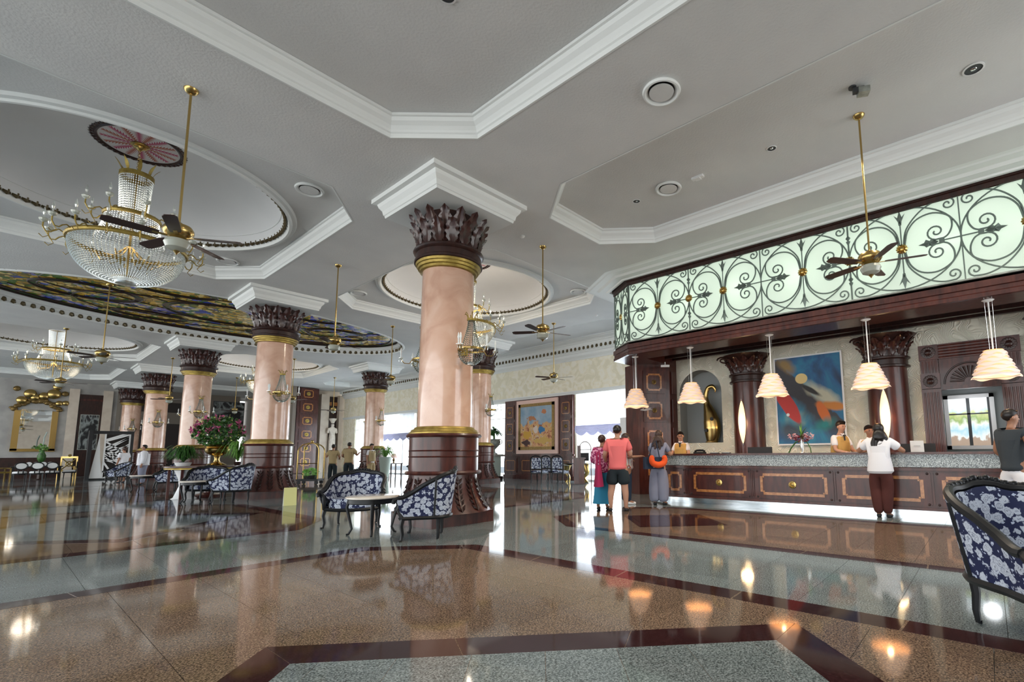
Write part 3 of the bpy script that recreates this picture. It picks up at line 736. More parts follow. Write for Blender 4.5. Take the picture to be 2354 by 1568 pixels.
# ------------------------------------------------------------------ ceiling fans
def make_fan():
    e = empty('ceiling_fan', (0, 0, 0), '', 'fan', group='brass ceiling fans')
    MB().lathe([(.02, -.06), (.05, -.05), (.075, -.02), (.08, 0)], 20).build('ceiling_mount', 'brass', e, True)
    MB().tube([(0, 0, -.05), (0, 0, -1.82)], .014, 8).build('down_rod', 'brass', e, True)
    MB().lathe([(.03, -1.78), (.06, -1.81), (.13, -1.83), (.155, -1.87), (.155, -1.91), (.13, -1.95), (.09, -1.98), (.06, -2.0)], 28).build('motor_housing', 'brass', e, True)
    MB().lathe([(.05, -1.99), (.12, -2.01), (.135, -2.05), (.11, -2.11), (.05, -2.14)], 24).build('light_bowl', 'milk', e, True)
    MB().lathe([(.02, -2.13), (.035, -2.15), (.015, -2.17), (.005, -2.19)], 12).build('finial', 'brass', e, True)
    b0 = None
    for k in range(5):
        m = Matrix.Rotation(2*PI*k/5, 4, 'Z')
        if b0 is None:
            mb = MB(); T = Matrix.Translation((0, 0, -1.97)) @ Matrix.Rotation(R(11), 4, 'X')
            mb.prism([(.18, -.05), (.26, -.062), (.63, -.070), (.68, -.045), (.68, .045), (.63, .070), (.26, .062), (.18, .05)], -.004, .004, T)
            b0 = mb.build('blade', 'fan', e)
            MB().box(.10, .24, -.02, .02, -.006, 0, T).build('blade_bracket', 'brass', b0)
        else: c = dup(b0, e); c.matrix_local = m
    return e
fan0 = make_fan()
FL = [((1.23, 7.49, ZS), R(37), 'nearest ceiling fan, in front of the large chandelier at upper left'), ((7.75, 1.10, ZP), R(69), 'ceiling fan with long brass rod in front of the wrought iron canopy'),
      ((7.51, 7.42, ZS), R(51), 'ceiling fan over the open floor, right of the nearest column'), ((5.02, 11.99, ZS), R(8), 'ceiling fan between the nearest and second columns'),
      ((8.85, 16.35, ZS), R(15), 'ceiling fan just left of the nearest column shaft'), ((1.65, 18.0, ZS), R(50), 'ceiling fan below the stained glass at left'),
      ((12.4, 11.7, ZS), R(10), 'smaller ceiling fan before the cream papered wall'), ((8.86, 25.46, ZS), R(30), 'distant ceiling fan just right of the second column'),
      ((12.65, 29.89, ZS), R(22), 'distant ceiling fan before the statue niche'), ((8.84, 34.03, ZS), R(40), 'distant ceiling fan between second and third columns'),
      ((5.05, 29.4, ZS), R(12), 'distant ceiling fan left of the third column'), ((1.34, 25.36, ZS), R(60), 'distant ceiling fan below the left chandelier')]
for k, (loc, rz, lab) in enumerate(FL):
    if k == 0: fan0.location = loc; fan0.rotation_euler = (0, 0, rz); fan0['label'] = lab
    else:
        f_ = dup(fan0, loc=loc, rz=rz, label=lab)
        if k == 1:      # the coffer is deeper here, so this fan hangs on a longer rod
            for ch_ in KIDS[f_.name]:
                nm_ = ch_.name.split('.')[0]
                if nm_ == 'down_rod': ch_.scale.z = 2.14/1.82
                elif nm_ != 'ceiling_mount': ch_.location.z -= .31

# ------------------------------------------------------------------ ceiling fittings
def disc_light(loc, lab, first=[None]):
    if first[0]: return dup(first[0], loc=loc, label=lab)
    e = empty('round_ceiling_vent', loc, lab, 'vent', group='round ceiling vents'); first[0] = e
    MB().lathe([(.23, 0), (.245, -.02), (.235, -.045), (.215, -.05), (.18, -.02), (.165, 0)], 40, caps=False).build('outer_ring', 'trim', e, True)
    MB().lathe([(.175, -.002), (.175, -.006)], 32).build('dark_gap', 'blackmat', e)
    MB().lathe([(.05, -.006), (.15, -.025), (.16, -.03), (.155, -.04)], 32).build('centre_disc', 'ceil', e, True)
    return e
for loc, lab in (((5.1, 2.9, ZS), 'largest round ceiling vent, upper right of centre'), ((3.35, 9.4, ZP), 'round ceiling vent right of the large dome'), ((7.65, 4.26, ZP), 'round ceiling vent in the coffer before the canopy'),
                 ((11.0, 9.35, ZP), 'round ceiling vent near the canopy corner'), ((6.7, 14.5, ZP), 'round ceiling vent left of the nearest column'), ((3.4, 14.55, ZP), 'round ceiling vent beside the tip of the nearest fan')): disc_light(loc, lab)
def spot(loc, r, lab, first=[None]):
    if first[0]: c = dup(first[0], loc=loc, label=lab); c.scale = (r/.1, r/.1, 1); return c
    e = empty('recessed_spotlight', loc, lab, 'spotlight', group='recessed ceiling spotlights'); first[0] = e
    MB().lathe([(.085, 0), (.10, -.004), (.10, -.012), (.082, -.014)], 28, caps=False).build('trim_ring', 'white', e, True)
    MB().lathe([(.085, -.004), (.05, -.003)], 24).build('reflector', 'dgrey', e); MB().ball((0, 0, -.008), (.03, .03, .008)).build('lamp', 'chrome', e)
    return e
spot((2.72, 4.15, ZP), .1, 'recessed spotlight alone at the top centre of the ceiling'); spot((7.70, 2.36, ZP), .08, 'recessed spotlight left of the right fan rod')
spot((7.67, 4.99, ZP), .08, 'recessed spotlight nearest the end of the desk coffer'); spot((7.72, -.24, ZP), .12, 'recessed spotlight at the far upper right corner')
for (x, y) in ((2.72, 4.15), (7.70, 2.36), (7.67, 4.99), (7.72, -.24)): spl = light('spot_lamp', 'SPOT', (x, y, 6.05), 230, (1, .86, .68), .06); spl.data.spot_size = R(125); spl.data.spot_blend = .6
def small(name, loc, lab, cat, kind):
    e = empty(name, loc, lab, cat)
    if kind == 'flood':
        MB().lathe([(.05, 0), (.05, -.02)], 16).build('mount', 'dgrey', e); MB().box(-.03, .03, -.14, .0, -.10, -.03, Matrix.Rotation(R(20), 4, 'Z')).build('hood', 'dgrey', e)
        MB().box(-.06, .06, -.20, -.06, -.13, -.05, Matrix.Rotation(R(25), 4, 'Z')).build('lamp_head', 'silver', e)
    elif kind == 'box': MB().box(-.04, .04, -.11, .11, -.04, 0).build('housing', 'white', e); MB().box(-.05, .05, -.05, .05, -.055, -.04).build('lens_cover', 'white', e)
    else: MB().lathe([(.05, 0), (.05, -.02), (.03, -.04), (.01, -.045)], 16).build('head', 'white', e, True); MB().lathe([(.06, 0), (.06, -.01)], 16).build('base', 'trim', e)
small('ceiling_floodlight', (7.06, 1.05, ZP), 'small grey floodlight clamped to the ceiling beside the right fan', 'light', 'flood')
small('emergency_light', (7.67, 3.67, ZP), 'small white box fitting beside the desk ceiling vent', 'light', 'box')
small('smoke_detector', (6.84, 7.38, ZS), 'small white smoke detector right of the nearest capital', 'smoke detector', 's')
small('smoke_detector', (12.6, 9.9, ZS), 'small white smoke detector left of the canopy end', 'smoke detector', 's')
# ------------------------------------------------------------------ right garden wall (x = 16)
XW = 16.0
def wallx(x, nx=1): return lambda y, z: (x, y, z)
holes = [[(10.6, .0), (13.75, .0), (13.75, 3.72), (10.6, 3.72)], [(18.35, .0), (25.6, .0), (25.6, 3.72), (18.35, 3.72)], [(26.4, 0), (34.2, 0), (34.2, 3.72), (26.4, 3.72)]]
def rectwall(name, x, y0, y1, z0, z1, holes, mat, xt=.25):
    mb = MB()
    ys = sorted({y0, y1, *[h[0] for h in holes], *[h[1] for h in holes]})
    for a, b in zip(ys, ys[1:]):
        hh = [h for h in holes if h[0] <= a and h[1] >= b]; z = z0
        for h in sorted(hh, key=lambda q: q[2]):
            if h[2] > z+1e-6: mb.box(x, x+xt, a, b, z, h[2])
            z = h[3]
        if z < z1: mb.box(x, x+xt, a, b, z, z1)
    return struct(mb.build(name, mat))
rectwall('wall_right', XW, 9.6, 36, 0, 5.8, [(10.6, 13.75, 0, 3.72), (18.35, 25.6, 0, 3.72), (26.4, 34.2, 0, 3.72)], 'cream')
ntrim += 1
struct(MB().sweep([(XW, 9.6), (XW, 36)], [(0, 0), (.03, .0), (.05, .06), (.14, .16), (.16, .26), (.22, .28), (.22, .34)], False, 5.22).build('trim_%d' % ntrim, 'trim'))
ntrim += 1
fz = struct(MB().box(15.62, 15.78, 9.6, 36, 5.56, 5.8).build('trim_%d' % ntrim, 'trim'))
for k in range(110):
    inst(shell_src, fz, None, mat4=Matrix.Translation((15.61, 9.7+.235*k, 5.70)) @ Matrix.Rotation(PI/2, 4, 'Z'))
ntrim += 1
struct(MB().box(XW-.06, XW, 10.3, 36, 3.72, 3.86).box(XW-.09, XW, 10.3, 36, 3.82, 3.87).build('trim_%d' % ntrim, 'trim'))
struct(MB().box(-9, 6.2, -6.3, -6.0, 0, 5.8).box(15.5, 16.3, -6.3, -6.0, 0, 5.8).build('wall_light_block', 'buff'))  # unseen wall added to block light from behind, gapped to light the desk
nwin = 0
for (y0, y1, bars) in ((10.6, 13.75, 2), (18.35, 25.6, 5), (26.4, 34.2, 5)):
    nwin += 1
    w = MB()
    for k in range(bars+1):
        y = y0+(y1-y0)*k/bars; w.box(XW+.05, XW+.10, y-.025, y+.025, 0, 3.72)
    w.box(XW+.05, XW+.10, y0, y1, 0, .06).box(XW+.05, XW+.10, y0, y1, 3.66, 3.72).box(XW+.06, XW+.09, y0, y1, 2.90, 2.93)
    f = struct(w.build('window_%d' % nwin, 'white'))
    for k in range(bars):
        a = y0+(y1-y0)*k/bars; b = y0+(y1-y0)*(k+1)/bars
        MB().box(XW+.07, XW+.076, a+.03, b-.03, .06, 3.66).build('pane', 'pane', f)
# festoon blinds
def blind(y0, y1, n, lab, zb=2.05):
    e = empty('festoon_blind', (XW-.05, (y0+y1)/2, 0), lab, 'blind', group='white festoon blinds'); c = (y0+y1)/2
    MB().grid(lambda u, v: (-.03-.012*math.sin(u*n*10), y0-c+(y1-y0)*u, zb+.25+(3.70-zb-.25)*v), n*20, 1).build('sheer_panel', 'blind', e)
    sw = None
    for k in range(n):
        w = (y1-y0)/n; ya = y0-c+w*k
        if sw is None:
            sw = MB().grid(lambda u, v: (-.06-.07*math.sin(PI*v)-.015*math.sin(v*9*PI), w*u-0, .30*v-.14*math.sin(PI*u)*(1-v)), 12, 14).build('scalloped_swag', 'swag', e, True)
            sw.location = (0, ya, zb)
        else: inst(sw, e, (0, ya, zb))
    fr = MB()
    for k in range(int((y1-y0)/.05)):
        y = y0-c+.05*k+.02; u = ((.05*k) % ((y1-y0)/n))/((y1-y0)/n); z = zb-.14*math.sin(PI*u)
        fr.add([(-.06, y-.014, z), (-.06, y+.014, z), (-.06, y, z-.07)], [(0, 1, 2)])
    fr.build('fringe', 'taupe', e, kind='stuff')
blind(10.65, 13.7, 5, 'white festoon blind with lilac swags right of the tapestry'); blind(26.5, 31.0, 6, 'white festoon blind left of the nearest column', 2.2)
blind(20.2, 25.4, 7, 'white festoon blind behind the right pink column', 2.2)
gr = MB().add([(16.3, -6, -.06), (60, -6, -.06), (60, 70, -.06), (16.3, 70, -.06)], [(0, 1, 2, 3)]).build('floor_terrace', 'stone'); struct(gr)
def leafball(mb, c, r, n, s, rng=random):
    for _ in range(n):
        u = rng.uniform(-1, 1); a = rng.uniform(0, 2*PI); q = rng.uniform(.55, 1)**.5; p = Vector(c)+Vector((math.sqrt(1-u*u)*math.cos(a)*r[0]*q, math.sqrt(1-u*u)*math.sin(a)*r[1]*q, u*r[2]*q))
        d = Vector((rng.uniform(-1, 1), rng.uniform(-1, 1), rng.uniform(-1, 1))).normalized(); e_ = d.cross(Vector((rng.uniform(-1, 1), rng.uniform(-1, 1), rng.uniform(-1, 1)))).normalized()
        mb.add([p, p+d*s*.5+e_*s*.3, p+d*s, p+d*s*.5-e_*s*.3], [(0, 1, 2, 3)])
b = MB(); rng = random.Random(3)
leafball(b, (0, 0, .8), (.5, .8, .8), 420, .22, rng); e = empty('garden_shrub', (18.2, 19.6, -.06), 'bright green shrub outside the window behind the stone urn', 'shrub')
b.build('foliage', 'hedge', e, kind='stuff'); MB().tube([(0, 0, 0), (.05, 0, .6), (0, .1, 1.0)], .03).build('stem', 'dwood', e)

# panelled wood section with the framed tapestry
def inlay_frame(parent, cx, cz, w, h, to3, t=.045, name='inlay_frame', mat='inlay', d=.012):
    """flat burl frame in a local (u, v) plane; to3 maps (u, v, out) to xyz"""
    mb = MB(); k = t*1.1
    def bx(u0, u1, v0, v1):
        p = [to3(u, v, o) for o in (0, d) for v in (v0, v1) for u in (u0, u1)]
        mb.add(p, [(0, 2, 3, 1), (4, 5, 7, 6), (0, 1, 5, 4), (2, 6, 7, 3), (0, 4, 6, 2), (1, 3, 7, 5)])
    x0, x1, z0, z1 = cx-w/2, cx+w/2, cz-h/2, cz+h/2
    bx(x0+k, x1-k, z1-t, z1); bx(x0+k, x1-k, z0, z0+t); bx(x0, x0+t, z0+k, z1-k); bx(x1-t, x1, z0+k, z1-k)
    for sx in (x0+t, x1-t-k+.0): 
        pass
    for (a, b_) in ((x0+t*.9, z0+t*.9), (x1-t*.9-k*.6, z0+t*.9), (x0+t*.9, z1-t*.9-k*.6), (x1-t*.9-k*.6, z1-t*.9-k*.6)): bx(a, a+k*.6, b_, b_+k*.6)
    return mb.build(name, mat, parent)
def medal(parent, p, r, axis, name='gilt_rosette', mat='darkgold', petals=12):
    mb = MB(); n = petals*2; prof = [(r, 0), (r*.97, .012), (r*.55, .02), (r*.45, .012), (r*.25, .03), (.003, .034)]
    mb.lathe(prof, n*2, wave=lambda a, j: 1+(.05*math.cos(a*petals) if j < 3 else 0))
    o = mb.build(name, mat, parent, True)
    o.matrix_local = Matrix.Translation(p) @ Vector(axis).to_track_quat('Z', 'Y').to_matrix().to_4x4(); return o
tp = empty('panelled_wall_section', (XW, 16.05, 0), 'dark wood panelled wall section with inlaid squares behind the tapestry', 'panelling')
MB().box(-.14, 0, -2.2, 2.2, .02, 3.72).build('back_board', 'wood', tp)
MB().box(-.19, -.14, -2.32, 2.26, 1.05, 1.13).build('dado_rail', 'wood', tp); MB().box(-.19, -.14, -2.3, 2.24, 0, .18).build('skirting', 'wood', tp)
for z in (1.55, 2.35, 3.15):
    for y in (-1.82, 1.82):
        f = MB().box(-.165, -.14, y-.30, y+.30, z-.34, z+.34).build('raised_panel', 'wood', tp)
        inlay_frame(f, y, z, .46, .52, lambda u, v, o: (-.165-o, u, v), .03); medal(f, (-.17, y, z), .085, (-1, 0, 0))
for y in (-1.75, -.62, .62, 1.75):
    f = MB().box(-.165, -.14, y-.45, y+.45, .28, .95).build('raised_panel', 'wood', tp); inlay_frame(f, y, .615, .66, .5, lambda u, v, o: (-.165-o, u, v), .03)
def painting_mat(name, kind):
    m, n, b = newmat(name); setp(b, None, .55)
    t = n.nodes.new('ShaderNodeTexCoord'); s = n.nodes.new('ShaderNodeSeparateXYZ'); n.links.new(t.outputs['Generated'], s.inputs[0])
    def nz(sc, det=4, dist=0, st=(1, 1, 1)):
        mp = n.nodes.new('ShaderNodeMapping'); mp.inputs['Scale'].default_value = st; n.links.new(t.outputs['Generated'], mp.inputs[0])
        x = n.nodes.new('ShaderNodeTexNoise'); x.inputs['Scale'].default_value = sc; x.inputs['Detail'].default_value = det; x.inputs['Distortion'].default_value = dist; n.links.new(mp.outputs[0], x.inputs['Vector']); return x.outputs['Fac']
    def mt(op, a, c=None):
        x = node(n, 'ShaderNodeMath', operation=op)
        for i, q in enumerate((a, c)):
            if q is None: continue
            if isinstance(q, (int, float)): x.inputs[i].default_value = q
            else: n.links.new(q, x.inputs[i])
        return x.outputs[0]
    def mix(f, a, c):
        x = node(n, 'ShaderNodeMix', data_type='RGBA'); n.links.new(f, x.inputs[0])
        for i, q in ((6, a), (7, c)):
            if isinstance(q, tuple): x.inputs[i].default_value = (*q, 1)
            else: n.links.new(q, x.inputs[i])
        return x.outputs[2]
    def rp(f, st, ip='LINEAR'): r = ramp(n, st, ip); n.links.new(f, r.inputs[0]); return r.outputs[0]
    U, V = s.outputs['Y'], s.outputs['Z']
    if kind == 'tapestry':
        sky = rp(nz(4), [(.3, (.20, .34, .48)), (.7, (.42, .52, .60))])
        body = rp(nz(7, 5, .6), [(.30, (.05, .02, .02)), (.40, (.45, .16, .06)), (.48, (.70, .40, .22)), (.55, (.62, .36, .08)), (.62, (.70, .52, .36)), (.70, (.25, .08, .03))])
        hgt = mt('ADD', V, mt('MULTIPLY', mt('SUBTRACT', nz(5, 3), .5), .5))
        c = mix(rp(hgt, [(.56, (0, 0, 0)), (.60, (1, 1, 1))]), body, sky)
        # the red-gold pair of flyers, blue drapery
        def blob(cu, cv, ru, rv):
            a = mt('DIVIDE', mt('SUBTRACT', U, cu), ru); d = mt('DIVIDE', mt('SUBTRACT', V, cv), rv)
            return mt('SQRT', mt('ADD', mt('MULTIPLY', a, a), mt('MULTIPLY', d, d)))
        def put(c, cu, cv, ru, rv, col, wob=.5):
            d = mt('ADD', blob(cu, cv, ru, rv), mt('MULTIPLY', mt('SUBTRACT', nz(11, 2), .5), wob*2)); return mix(rp(d, [(.75, (1, 1, 1)), (.9, (0, 0, 0))]), c, col)
        c = put(c, .24, .86, .10, .07, (.55, .20, .08), 1); c = put(c, .62, .70, .17, .06, (.50, .20, .08), 1); c = put(c, .34, .42, .13, .10, (.02, .17, .38), .6); c = put(c, .78, .30, .16, .13, (.62, .35, .04), .6); c = put(c, .5, .42, .10, .10, (.72, .60, .52), .6); c = put(c, .3, .15, .28, .09, (.60, .38, .10), .7); c = put(c, .82, .10, .14, .09, (.06, .02, .02), .7)
    elif kind == 'abstract':
        U2 = mt('SUBTRACT', 1.0, U)     # left to right as seen
        base = rp(nz(2.2, 5, .8), [(.3, (.01, .03, .08)), (.45, (.015, .10, .24)), (.6, (.02, .22, .36)), (.75, (.22, .34, .30))])
        dg = mt('ADD', mt('ADD', V, mt('MULTIPLY', U2, .75)), mt('MULTIPLY', mt('SUBTRACT', nz(3, 4, .6), .5), .35))
        band = rp(dg, [(.62, (0, 0, 0)), (.80, (1, 1, 1)), (.98, (1, 1, 1)), (1.06, (0, 0, 0))])
        c = mix(band, base, (.035, .035, .045))
        pale = rp(mt('ADD', dg, mt('MULTIPLY', nz(6, 3), .1)), [(1.06, (0, 0, 0)), (1.16, (1, 1, 1)), (1.24, (.7, .7, .7)), (1.32, (0, 0, 0))])
        def reg(cu, cv, ru, rv, ang, wob=.25, soft=.15):
            du = mt('SUBTRACT', U2, cu); dv = mt('SUBTRACT', V, cv); ca, sa = math.cos(ang), math.sin(ang)
            a = mt('DIVIDE', mt('ADD', mt('MULTIPLY', du, ca), mt('MULTIPLY', dv, sa)), ru); d = mt('DIVIDE', mt('SUBTRACT', mt('MULTIPLY', dv, ca), mt('MULTIPLY', du, sa)), rv)
            q = mt('ADD', mt('SQRT', mt('ADD', mt('MULTIPLY', a, a), mt('MULTIPLY', d, d))), mt('MULTIPLY', mt('SUBTRACT', nz(5, 3), .5), wob*2)); return rp(q, [(1-soft, (1, 1, 1)), (1, (0, 0, 0))])
        c = mix(reg(.16, .92, .22, .10, -.5, .4, .6), c, (.26, .17, .06))
        c = mix(reg(.72, .54, .34, .11, -.45, .4, .6), c, (.50, .50, .38))
        c = mix(reg(.55, .60, .20, .035, -.45, .3, .4), c, (.02, .02, .02))
        c = mix(reg(.86, .41, .30, .055, -.1, .5, .5), c, (.55, .20, .03))
        c = mix(reg(.17, .46, .32, .105, -.85, .12, .12), c, (.50, .035, .03))
        c = mix(reg(.72, .33, .17, .075, -1.0, .15, .2), c, (.60, .14, .02))
        c = mix(reg(.72, .20, .20, .10, .2, .4, .7), c, (.01, .22, .22))
        c = mix(reg(.2, .15, .3, .14, .0, .4, .7), c, (.04, .06, .09))
        c = mix(reg(.41, .745, .098, .062, 0, .03, .08), c, (.72, .55, .24)); c = mix(reg(.17, .335, .028, .02, 0, .02, .2), c, (.8, .8, .8))
    elif kind == 'portrait':
        U3 = s.outputs['X']
        c = rp(nz(3.0, 3, .8), [(.44, (.008, .01, .012)), (.56, (.30, .34, .34)), (.66, (.02, .02, .025))])
    n.links.new(c, b.inputs['Base Color']); return m
M['tapestry'] = painting_mat('tapestry_picture', 'tapestry'); M['abstract'] = painting_mat('abstract_painting', 'abstract'); M['portrait'] = painting_mat('dark_portrait', 'portrait')
tz = empty('tapestry', (XW-.15, 16.0, 0), 'large framed tapestry of figures under a blue sky in a pink mount', 'tapestry')
MB().box(-.07, 0, -1.34, 1.34, 1.16, 3.66).build('pink_mount', 'tapepink', tz)
fr = MB()
for a, b_, c_, d_ in ((-1.16, 1.16, 3.34, 3.48), (-1.16, 1.16, 1.34, 1.48), (-1.16, -1.02, 1.34, 3.48), (1.02, 1.16, 1.34, 3.48)): fr.box(-.11, -.07, a, b_, c_, d_)
fr.build('woven_border', 'darkgold', tz); MB().box(-.10, -.08, -1.02, 1.02, 1.48, 3.34).build('woven_picture', 'tapestry', tz)

# ------------------------------------------------------------------ wall behind the reception desk (x = 12.75)
XB = 12.75
arch = [(5.63, 1.42)] + [(5.63, 2.86)] + [(6.28+.65*math.cos(a), 2.86+.65*math.sin(a)) for a in [PI*k/20 for k in range(1, 20)]][::1] + [(6.93, 2.86), (6.93, 1.42)]
arch = [(5.63, 1.42), (5.63, 2.86)] + [(6.28-.65*math.cos(PI*k/20), 2.86+.65*math.sin(PI*k/20)) for k in range(1, 20)] + [(6.93, 2.86), (6.93, 1.42)]
door = [(-.32, .0), (.70, .0), (.70, 2.55), (-.32, 2.55)]
def swirl():
    m, n, b = newmat('cream_swirl_relief'); setp(b, (.76, .75, .64), .6)
    t = n.nodes.new('ShaderNodeTexCoord'); x = n.nodes.new('ShaderNodeTexNoise'); x.inputs['Scale'].default_value = 1.8; x.inputs['Detail'].default_value = 1; n.links.new(t.outputs['Object'], x.inputs['Vector'])
    a = node(n, 'ShaderNodeMath', operation='MULTIPLY'); a.inputs[1].default_value = 260; n.links.new(x.outputs['Fac'], a.inputs[0])
    sn = node(n, 'ShaderNodeMath', operation='SINE'); n.links.new(a.outputs[0], sn.inputs[0])
    bp = n.nodes.new('ShaderNodeBump'); bp.inputs['Strength'].default_value = .5; bp.inputs['Distance'].default_value = .02; n.links.new(sn.outputs[0], bp.inputs['Height']); n.links.new(bp.outputs[0], b.inputs['Normal']); return m
M['swirl'] = swirl()
wb = polyface([(-5, 0), (7.5, 0), (7.5, 3.9), (-5, 3.9)], [arch, [(-.32, .02), (.70, .02), (.70, 2.55), (-.32, 2.55)]], wallx(XB), 'wall_back', 'swirl'); struct(wb)
nm = MB(); A = arch
for i in range(len(A)):
    a, b_ = A[i], A[(i+1) % len(A)]; nm.add([(XB, *a), (XB, *b_), (XB+.42, *b_), (XB+.42, *a)], [(0, 1, 2, 3)])
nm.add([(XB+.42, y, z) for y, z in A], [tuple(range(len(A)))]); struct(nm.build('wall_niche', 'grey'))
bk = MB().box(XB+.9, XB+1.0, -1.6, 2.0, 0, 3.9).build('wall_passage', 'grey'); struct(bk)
MB().box(XB+.85, XB+.9, -.34, .72, .9, 1.15)
# end pier with inlaid panels
pA, pB, pC = Vector((11.62, 7.66)), Vector((12.36, 7.04)), Vector((12.75, 7.02))
pier = empty('panelled_pier', (11.95, 7.3, 0), 'tall mahogany pier with inlaid square panels at the left end of the desk', 'pier')
PO = Vector((11.95, 7.3))
poly = [pA-PO, pB-PO, pC-PO, pC-PO+Vector((0, .9)), pA-PO+Vector((.25, .6))]
MB().prism([tuple(p) for p in poly], 0, 3.72).build('pier_body', 'wood', pier)
du = (pB-pA).normalized(); no = Vector((-du.y, du.x)); no = no if no.dot(Vector((-1, -1))) > 0 else -no
W_ = (pB-pA).length; mid = (pA+pB)/2-PO
def pr3(u, v, o): q = mid+du*u+no*(o+.001); return (q.x, q.y, v)
for cz in (3.18, 2.36, 1.54, .72):
    mb = MB(); hw = .32; p = [pr3(u, v, o) for o in (0, .03) for v in (cz-.33, cz+.33) for u in (-hw, hw)]
    mb.add(p, [(0, 2, 3, 1), (4, 5, 7, 6), (0, 1, 5, 4), (2, 6, 7, 3), (0, 4, 6, 2), (1, 3, 7, 5)]); f = mb.build('raised_panel', 'wood', pier)
    inlay_frame(f, 0, cz, .46, .5, lambda u, v, o: pr3(u, v, o+.03), .05); q = pr3(0, cz, .035); medal(f, q, .07, (no.x, no.y, 0))
pc = Vector((12.55, 7.02))-PO
for cz in (3.18, 2.36, 1.54): MB().box(pc.x-.11, pc.x+.13, pc.y-.03, pc.y-.001, cz-.33, cz+.33).build('side_panel', 'wood', pier)

# engaged mahogany columns
def make_pil(loc, lab):
    e = empty('engaged_column', loc, lab, 'column', group='engaged mahogany columns')
    MB().lathe([(.44, .0), (.44, .9), (.41, .92), (.40, 3.02)], 36).build('shaft', 'wood', e, True)
    MB().lathe([(.42, 2.98), (.47, 2.99), (.47, 3.03), (.43, 3.05), (.43, 3.16), (.48, 3.18), (.48, 3.22), (.42, 3.24)], 36).build('neck', 'dwood', e, True)
    MB().lathe([(.41, 3.22), (.43, 3.4), (.50, 3.6), (.64, 3.72)], 32).build('bell', 'dwood', e, True)
    l0 = None
    for row, (n, r, z, s, off) in enumerate(((14, .42, 3.23, .62, 0), (14, .44, 3.36, .58, .5))):
        for k in range(n):
            m = Matrix.Rotation(2*PI*(k+off)/n, 4, 'Z') @ Matrix.Translation((r, 0, z)) @ Matrix.Diagonal((s*1.1, .95, s*.9, 1))
            if l0 is None: l0 = leaf_mesh(.62, .10, .24).build('capital_leaf', 'leafwood', e, True); l0.matrix_local = m
            else: inst(l0, e, None, mat4=m)
    v = MB()
    for sx, sy in ((-1, -1), (-1, 1)):
        pts = [(sx*(.45+.14*math.cos(t)*(1-t/14)), sy*(.45+.14*math.cos(t)*(1-t/14)), 3.60+.10*math.sin(t)*(1-t/14)) for t in [j*.5 for j in range(22)]]; v.tube(pts, .022, 5)
    v.build('volutes', 'dwood', e)
    return e
pil0 = make_pil((XB, 4.87, 0), 'engaged mahogany column left of the abstract painting')
dup(pil0, loc=(XB, 1.66, 0), label='engaged mahogany column right of the abstract painting'); dup(pil0, loc=(XB, -1.35, 0), label='engaged mahogany column at the right edge of the picture')
def vesica(w, h, d, n=14):
    mb = MB()
    def fn(u, v):
        z = (u-.5)*h; ww = w*max(0, (1-(2*u-1)**2))**.9; a = (v-.5)*PI*.9
        return (-d*math.cos(a)*(1-(2*u-1)**2)-.001, ww*math.sin(a), z)
    return mb.grid(fn, n, 8)
sl0 = None
for y, lab in ((4.87, 'tall almond shaped glowing wall lamp on the left engaged column'), (1.66, 'tall almond shaped glowing wall lamp behind the woman in white')):
    e = empty('almond_wall_lamp', (XB-.43, y+.03, 1.93), lab, 'wall lamp', group='almond shaped wall lamps')
    if sl0 is None:
        sl0 = [vesica(.10, 1.16, .10).build('glowing_shade', 'glow', e, True), MB().tube([(0, 0, -.6), (0, 0, .6)], .012).build('back_rod', 'chrome', e)]
    else:
        for o in sl0: inst(o, e, (0, 0, 0))
    light('wall_lamp_light', 'POINT', (XB-.62, y, 1.9), 9, (1, .62, .3), .15)

# abstract painting
pt = empty('abstract_painting', (XB-.02, 3.34, 2.43), 'large abstract painting in blue and red with a pale moon', 'painting')
MB().box(-.06, -.01, -.80, .80, -1.12, 1.12).build('white_edge', 'white', pt); MB().box(-.075, -.06, -.76, .76, -1.08, 1.08).build('canvas', 'abstract', pt)

# golden bird-like sculpture in the niche
def tube_r(pts, rad, n=14, k=6):
    P = [Vector(p) for p in pts]; out = []; rr = []
    for i in range(len(P)-1):
        p0, p1, p2, p3 = P[max(i-1, 0)], P[i], P[i+1], P[min(i+2, len(P)-1)]
        for j in range(k):
            t = j/k; out.append(.5*((2*p1)+(-p0+p2)*t+(2*p0-5*p1+4*p2-p3)*t*t+(-p0+3*p1-3*p2+p3)*t**3)); rr.append(rad[i]*(1-t)+rad[i+1]*t)
    out.append(P[-1]); rr.append(rad[-1]); L = len(out)-1
    return MB().tube(out, lambda t: rr[min(L, round(t*L))], n)
sc = empty('gold_sculpture', (XB+.2, 6.08, 1.43), 'polished gold abstract long-necked sculpture standing in the arched niche', 'sculpture')
o = tube_r([(0, -.02, 0), (0, -.04, .15), (0, -.05, .40), (0, -.03, .62), (0, .02, .85), (0, .09, 1.10), (0, .12, 1.32), (0, .05, 1.55), (0, -.10, 1.60), (0, -.18, 1.50), (0, -.17, 1.42)], [.15, .20, .25, .235, .18, .10, .07, .065, .06, .035, .01]).build('body', 'brass', sc, True); o.scale = (.7, 1, 1)
for y, z in ((.07, .34), (-.12, .66)): MB().lathe([(.05, 0), (.05, .02)], 16, mat=Matrix.Translation((-.165, y, z)) @ Matrix.Rotation(-PI/2, 4, 'Y')).build('hole_shade_disc', 'blackmat', sc)  # black discs stand in for the shade inside two holes
MB().lathe([(.16, 0), (.16, .03)], 24).build('base', 'darkgold', sc)

